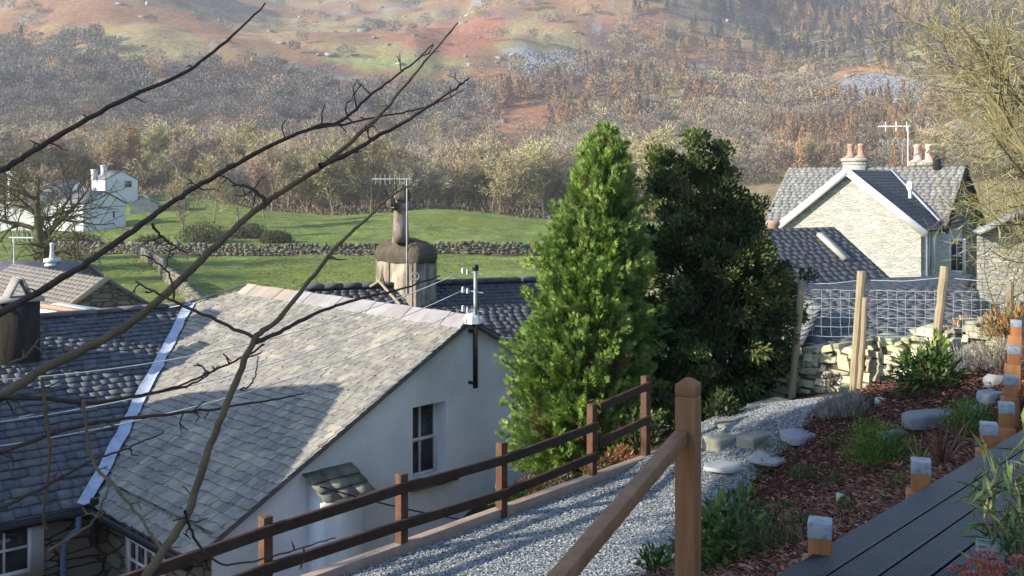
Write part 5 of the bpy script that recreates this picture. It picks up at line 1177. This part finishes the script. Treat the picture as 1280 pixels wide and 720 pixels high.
GR = [(.07, .13, .025), (.10, .17, .035), (.05, .10, .02)]
BR = [(.12, .24, .03), (.16, .30, .04), (.08, .17, .025)]
shrub('broad leaved laurel bush at the foot of the newel post', ghit(912, 706), .38, .42, 900, .10, .40, [(.08, .15, .03), (.12, .20, .045), (.05, .10, .025)], 1, up=.2)
shrub('small dark laurel sprig left of the newel post', ghit(822, 716), .16, .22, 260, .07, .4, GR, 2)
shrub('low heathery shrub between the laurel and the first deck post', ghit(975, 690), .28, .2, 900, .04, .3, [(.08, .11, .03), (.14, .10, .06), (.06, .08, .03)], 3)
shrub('bright green rounded shrub in the middle of the bark bed', ghit(1100, 580), .34, .40, 2600, .045, .22, BR, 4, up=1)
shrub('second bright green dwarf shrub beside the stone step', ghit(1212, 540), .24, .32, 1500, .045, .22, BR, 5, up=1)
shrub('small rhododendron with long dark leaves in front of the garden wall', ghit(1158, 487), .36, .44, 420, .17, .27, [(.05, .10, .02), (.09, .16, .03), (.03, .065, .018)], 6, up=.1)
shrub('yellow green shrub behind the rhododendron', ghit(1188, 480)+V3(0, .3, 0), .2, .45, 300, .09, .4, [(.22, .32, .05), (.15, .24, .04)], 7)
shrub('grey lavender clump in front of the wall by the rhododendron', ghit(1060, 520), .20, .22, 1300, .12, .06, [(.30, .33, .29), (.22, .26, .22), (.38, .38, .33)], 8, up=2, m='leaf_dull', cat='lavender', name='lavender')
shrub('pale lavender clump left of the white stone', ghit(1040, 525), .14, .20, 800, .12, .06, [(.34, .36, .31), (.24, .27, .23)], 9, up=2, m='leaf_dull', cat='lavender', name='lavender')
for k, (px_, py_, s_, cl_, lb) in enumerate((
    (1215, 452, .42, [(.30, .33, .35), (.24, .27, .30), (.36, .35, .33)], 'tangle of grey twiggy stems on the bank right of the rhododendron'),
    (1250, 440, .36, [(.30, .27, .22), (.25, .22, .17)], 'brown twiggy stems at the end of the row of deck posts'),
    (1225, 412, .40, [(.48, .30, .12), (.40, .22, .09), (.50, .36, .18)], 'orange dead bracken tuft on top of the garden wall'),
    (1275, 405, .45, [(.46, .24, .09), (.38, .20, .09), (.16, .20, .05)], 'rusty dead fern at the right edge by the barn'),
    (1195, 425, .25, [(.42, .30, .16), (.34, .24, .12)], 'small dry fern at the last straight fence stake'))):
    Yq = [11.6, 11.2, 12.9, 11.8, 12.8][k]; c_ = P(px_, py_+8, Yq); shrub(lb, c_-V3(0, 0, .12), s_, s_*.8, 1300, .13, .05 if k < 2 else .12, cl_, 20+k, up=.5, m='leaf_dull', name='dead_fern' if k > 1 else 'twiggy_shrub', cat='fern' if k > 1 else 'shrub')
blades('bronze spiky phormium beside the second deck post', ghit(1178, 585), 46, .42, .016, [(.16, .065, .05), (.22, .10, .07), (.10, .05, .045), (.26, .22, .12)], 30, .75, name='phormium')
blades('striped pale sedge leaning out left of the bronze phormium', ghit(1150, 580), 40, .30, .012, [(.30, .32, .14), (.40, .38, .20), (.16, .2, .06)], 31, 1.0, name='sedge')
blades('upright dry stems rising behind the phormium', ghit(1192, 572), 14, .42, .012, [(.20, .09, .06), (.12, .06, .04)], 32, .25, name='phormium')
blades('grass tuft at the edge of the flagstones', ghit(960, 560), 90, .14, .006, [(.16, .17, .09), (.24, .24, .14)], 33, .9, rad=.2)
blades('silvery grass tuft above the flat grey stone', ghit(985, 560), 110, .13, .006, [(.25, .27, .20), (.18, .20, .12)], 34, .9, rad=.3)
for k, (px_, py_) in enumerate(((955, 590), (1010, 598), (1045, 610), (935, 625), (1060, 640), (1005, 660), (985, 640), (1125, 610), (1040, 560))):
    c_ = ghit(px_, py_); shrub(['low green rockery plant at the left corner of the bark bed', 'dark green spreading plant in the middle of the bark', 'small leafy plant right of the spreading one', 'tiny green tuft near the flagstone by the gravel', 'green seedling below the bright shrub', 'low plant just above the first deck post', 'small brown and green plant left of the first deck post', 'small sprig near the second deck post', 'wispy plant high in the bark bed'][k], c_, [.14, .22, .12, .10, .10, .14, .12, .1, .1][k], .12, [200, 420, 200, 120, 120, 260, 200, 100, 120][k], .04, .35, [(.09, .13, .035), (.05, .08, .03), (.13, .15, .05)], 50+k, stems=3, cat='plant', name='rockery_plant')
# behind the edging, in front of the cottage
for k, (a_, b_, s_, cl_, lb) in enumerate(((7.6, 7.16, .20, [(.12, .20, .04), (.16, .24, .05)], 'green weeds behind the edging by the second fence post'), (8.0, 7.22, .22, [(.24, .10, .06), (.32, .16, .09), (.16, .12, .06)], 'reddish fern clump behind the edging between the middle posts'), (9.15, 7.2, .22, [(.30, .11, .07), (.22, .12, .06), (.14, .16, .05)], 'red bracken patch behind the edging right of the third post'), (9.6, 7.2, .2, [(.36, .15, .07), (.26, .12, .06)], 'orange bracken at the foot of the cypress'), (8.5, 7.2, .14, [(.30, .26, .18), (.2, .17, .1)], 'dry grass behind the edging near the third post'))):
    x_, y_ = xy(a_, b_); shrub(lb, V3(x_, y_, -3.42), s_, s_*.9, 500, .07, .3, cl_, 70+k, stems=4, cat='plant', name='fern')
for k, (px_, py_, Y_, r_) in enumerate(((845, 500, 13.2, .35), (905, 520, 12.8, .25), (800, 560, 12.6, .4))):
    c_ = P(px_, py_, Y_); c_[2] = float(H(c_[0], c_[1])); shrub(['ivy in the shade under the holly', 'shaded undergrowth beside the terrace stones', 'shaded ferns between cypress and gravel'][k], c_, r_, r_*1.2, 500, .08, .5, [(.04, .065, .02), (.06, .085, .03)], 80+k, name='undershrub')
# bamboo at the right edge
g = np.random.default_rng(3); bp_ = V3(2.03, 3.98, -1.8); e = empty('bamboo', bp_); tag(e, 'green bamboo plant leaning over the near side of the boardwalk', 'bamboo')
out = []; P_ = []; D_ = []
for k in range(13):
    a_ = g.random()*6.28; grow(g, bp_+V3(g.uniform(-.12, .35), g.uniform(-.10, .25), 0), (g.normal(0, .16), g.normal(0, .16), 1), g.uniform(.45, .85), .0045, 0, 1, out, (5,), .06, .05, .35, (.4, .8), 7, .3)
for l_, pts, rad in out:
    n = 9; t = g.random(n)*(len(pts)-1); i_ = np.minimum(t.astype(int), len(pts)-2); f = (t-i_)[:, None]; P_.append(pts[i_]*(1-f)+pts[i_+1]*f); D_.append(unit(g.normal(0, .8, (n, 3))+V3(0, 0, -.1)))
P_ = np.vstack(P_); D_ = np.vstack(D_); n = len(P_)
V, F = leaves_np(P_, D_, np.tile(Z, (n, 1))+rdir(n, g)*.4, g.uniform(.07, .16, n), .016, .05); cc = np.array([(.10, .17, .05), (.16, .25, .08), (.07, .12, .04), (.34, .34, .16)])[g.integers(0, 4, n)]
link('foliage', np_mesh('foliage', V, F, rep(cc, 4), False, [M['leaf']]), e)
V, F = tubes_mesh([o[1] for o in out], [np.maximum(o[2], .0015) for o in out], 5); link('stem', np_mesh('stem', V, F, np.ones((len(V), 3))*1.6, True, [M['bark_moss']]), e)
# pink sedum heads below the near post
e = empty('sedum', V3(1.78, 3.55, -1.75)); tag(e, 'pink sedum flower heads in front of the near post', 'flowers'); g = np.random.default_rng(9)
for k, (px_, py_, Y_) in enumerate(((1200, 716, 3.72), (1222, 708, 3.66), (1245, 712, 3.62), (1232, 698, 3.75), (1276, 704, 3.7), (1238, 722, 3.6), (1215, 724, 3.6))):
    c_ = P(px_, py_, Y_); n = 160; sp = rdir(n, g); sp[:, 2] = abs(sp[:, 2])*.5; V, F = leaves_np(c_+sp*.035, unit(sp+V3(0, 0, .6)), rdir(n, g), .012, .009)
    cc = np.array([(.42, .12, .12), (.32, .10, .10), (.50, .22, .20)])[g.integers(0, 3, n)]; link('flower_head', np_mesh('flower_head', V, F, rep(cc, 4), False, [M['leaf_dull']]), e)
    b = MB(); b.col = (1.5, 1.6, 1.0); b.tube([c_, V3(c_[0], c_[1], -1.8)], .004, 5); b.build('stem', M['bark_moss'], e)

# ---- stones: terrace edge, flagstones, rocks by the boardwalk
def rock(label, c, size, yaw, col, seed, name='rock', cat='rock', tilt=0, group=None):
    g = np.random.default_rng(seed); n = 12 if size[2] > .15 else 11; th = np.sort((np.arange(n)+.5+g.uniform(-.2, .2, n))/n*2*np.pi); rr_ = g.uniform(.78, 1.08, n)
    px_ = np.sign(np.cos(th))*np.abs(np.cos(th))**(.3 if size[2] > .15 else .55)*rr_*size[0]/2; py_ = np.sign(np.sin(th))*np.abs(np.sin(th))**(.3 if size[2] > .15 else .55)*rr_*size[1]/2
    X = px_*math.cos(yaw)-py_*math.sin(yaw); Y = px_*math.sin(yaw)+py_*math.cos(yaw); b = MB(); b.col = col; rings = []
    for k_, (sc_, zz) in enumerate(((.98, -.5), (1.0, .25), (.96, .42), (.86, .5))): rings.append(np.stack([X*sc_+c[0], Y*sc_+c[1], c[2]+size[2]*zz+g.normal(0, size[2]*.05, n)+X*tilt], 1))
    V = np.vstack(rings+[np.array([[c[0], c[1], c[2]+size[2]*.52]])]); F = [(k_*n+i_, k_*n+(i_+1) % n, (k_+1)*n+(i_+1) % n, (k_+1)*n+i_) for k_ in range(3) for i_ in range(n)]+[(3*n+i_, 3*n+(i_+1) % n, 4*n) for i_ in range(n)]
    b.add(V, F); return tag(b.build(name, M['rock']), label, cat, group)
fl = (1, 1, 1.02)
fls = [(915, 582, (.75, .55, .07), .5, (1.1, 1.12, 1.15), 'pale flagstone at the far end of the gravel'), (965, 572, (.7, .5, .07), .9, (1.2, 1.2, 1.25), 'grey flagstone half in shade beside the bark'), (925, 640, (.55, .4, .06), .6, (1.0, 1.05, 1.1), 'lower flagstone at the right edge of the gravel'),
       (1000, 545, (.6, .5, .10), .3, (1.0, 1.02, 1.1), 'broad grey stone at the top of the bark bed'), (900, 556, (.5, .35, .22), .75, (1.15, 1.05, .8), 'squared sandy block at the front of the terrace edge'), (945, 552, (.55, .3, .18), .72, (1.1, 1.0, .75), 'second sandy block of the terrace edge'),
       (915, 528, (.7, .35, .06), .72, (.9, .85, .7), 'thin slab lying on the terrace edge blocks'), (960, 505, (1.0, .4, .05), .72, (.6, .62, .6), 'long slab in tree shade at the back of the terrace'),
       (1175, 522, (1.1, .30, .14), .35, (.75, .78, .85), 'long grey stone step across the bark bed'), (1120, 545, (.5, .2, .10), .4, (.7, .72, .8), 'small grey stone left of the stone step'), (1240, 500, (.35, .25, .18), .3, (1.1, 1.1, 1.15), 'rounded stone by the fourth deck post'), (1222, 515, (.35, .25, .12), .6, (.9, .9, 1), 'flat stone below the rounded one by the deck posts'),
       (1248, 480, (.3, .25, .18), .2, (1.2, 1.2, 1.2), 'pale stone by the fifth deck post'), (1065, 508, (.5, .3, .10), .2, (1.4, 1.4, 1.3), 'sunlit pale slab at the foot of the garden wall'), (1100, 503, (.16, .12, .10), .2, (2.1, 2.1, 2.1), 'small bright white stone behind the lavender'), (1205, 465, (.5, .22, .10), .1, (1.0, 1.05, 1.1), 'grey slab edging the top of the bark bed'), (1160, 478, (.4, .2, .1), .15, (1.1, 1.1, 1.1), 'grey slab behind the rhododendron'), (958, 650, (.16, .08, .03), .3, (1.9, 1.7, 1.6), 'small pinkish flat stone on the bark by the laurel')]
for k, (px_, py_, sz_, yaw, col, lb) in enumerate(fls):
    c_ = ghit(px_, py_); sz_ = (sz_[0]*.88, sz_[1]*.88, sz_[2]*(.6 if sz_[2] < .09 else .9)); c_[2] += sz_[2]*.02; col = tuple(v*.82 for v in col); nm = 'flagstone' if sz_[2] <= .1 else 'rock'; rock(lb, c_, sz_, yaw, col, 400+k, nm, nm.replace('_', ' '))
# pale leaf-like tag on the bed
c_ = ghit(1050, 632); b = MB(); b.prism([c_+V3(-.035, 0, .02), c_+V3(.03, .01, .03), c_+V3(.04, .02, .085), c_+V3(-.02, .015, .1)], V3(.001, -.003, 0)); tag(b.build('plant_tag', mat('pale_green', (.55, .75, .5), None, 5, .5)), 'pale green plastic plant tag in the bark', 'plant tag')

# ================================================================ haze
b = MB(); b.box(-2050, 2050, -2050, 2050, -13, 400)
hz = bpy.data.materials.new('haze'); hz.use_nodes = True; t = hz.node_tree; t.nodes.remove(t.nodes['Principled BSDF'])
pv = t.nodes.new('ShaderNodeVolumePrincipled'); pv.inputs['Color'].default_value = (.84, .90, 1.0, 1); pv.inputs['Density'].default_value = .00031; pv.inputs['Anisotropy'].default_value = .1
t.links.new(pv.outputs[0], t.nodes['Material Output'].inputs['Volume'])
HAZE = True
if HAZE: tag(b.build('haze', hz), kind='stuff')
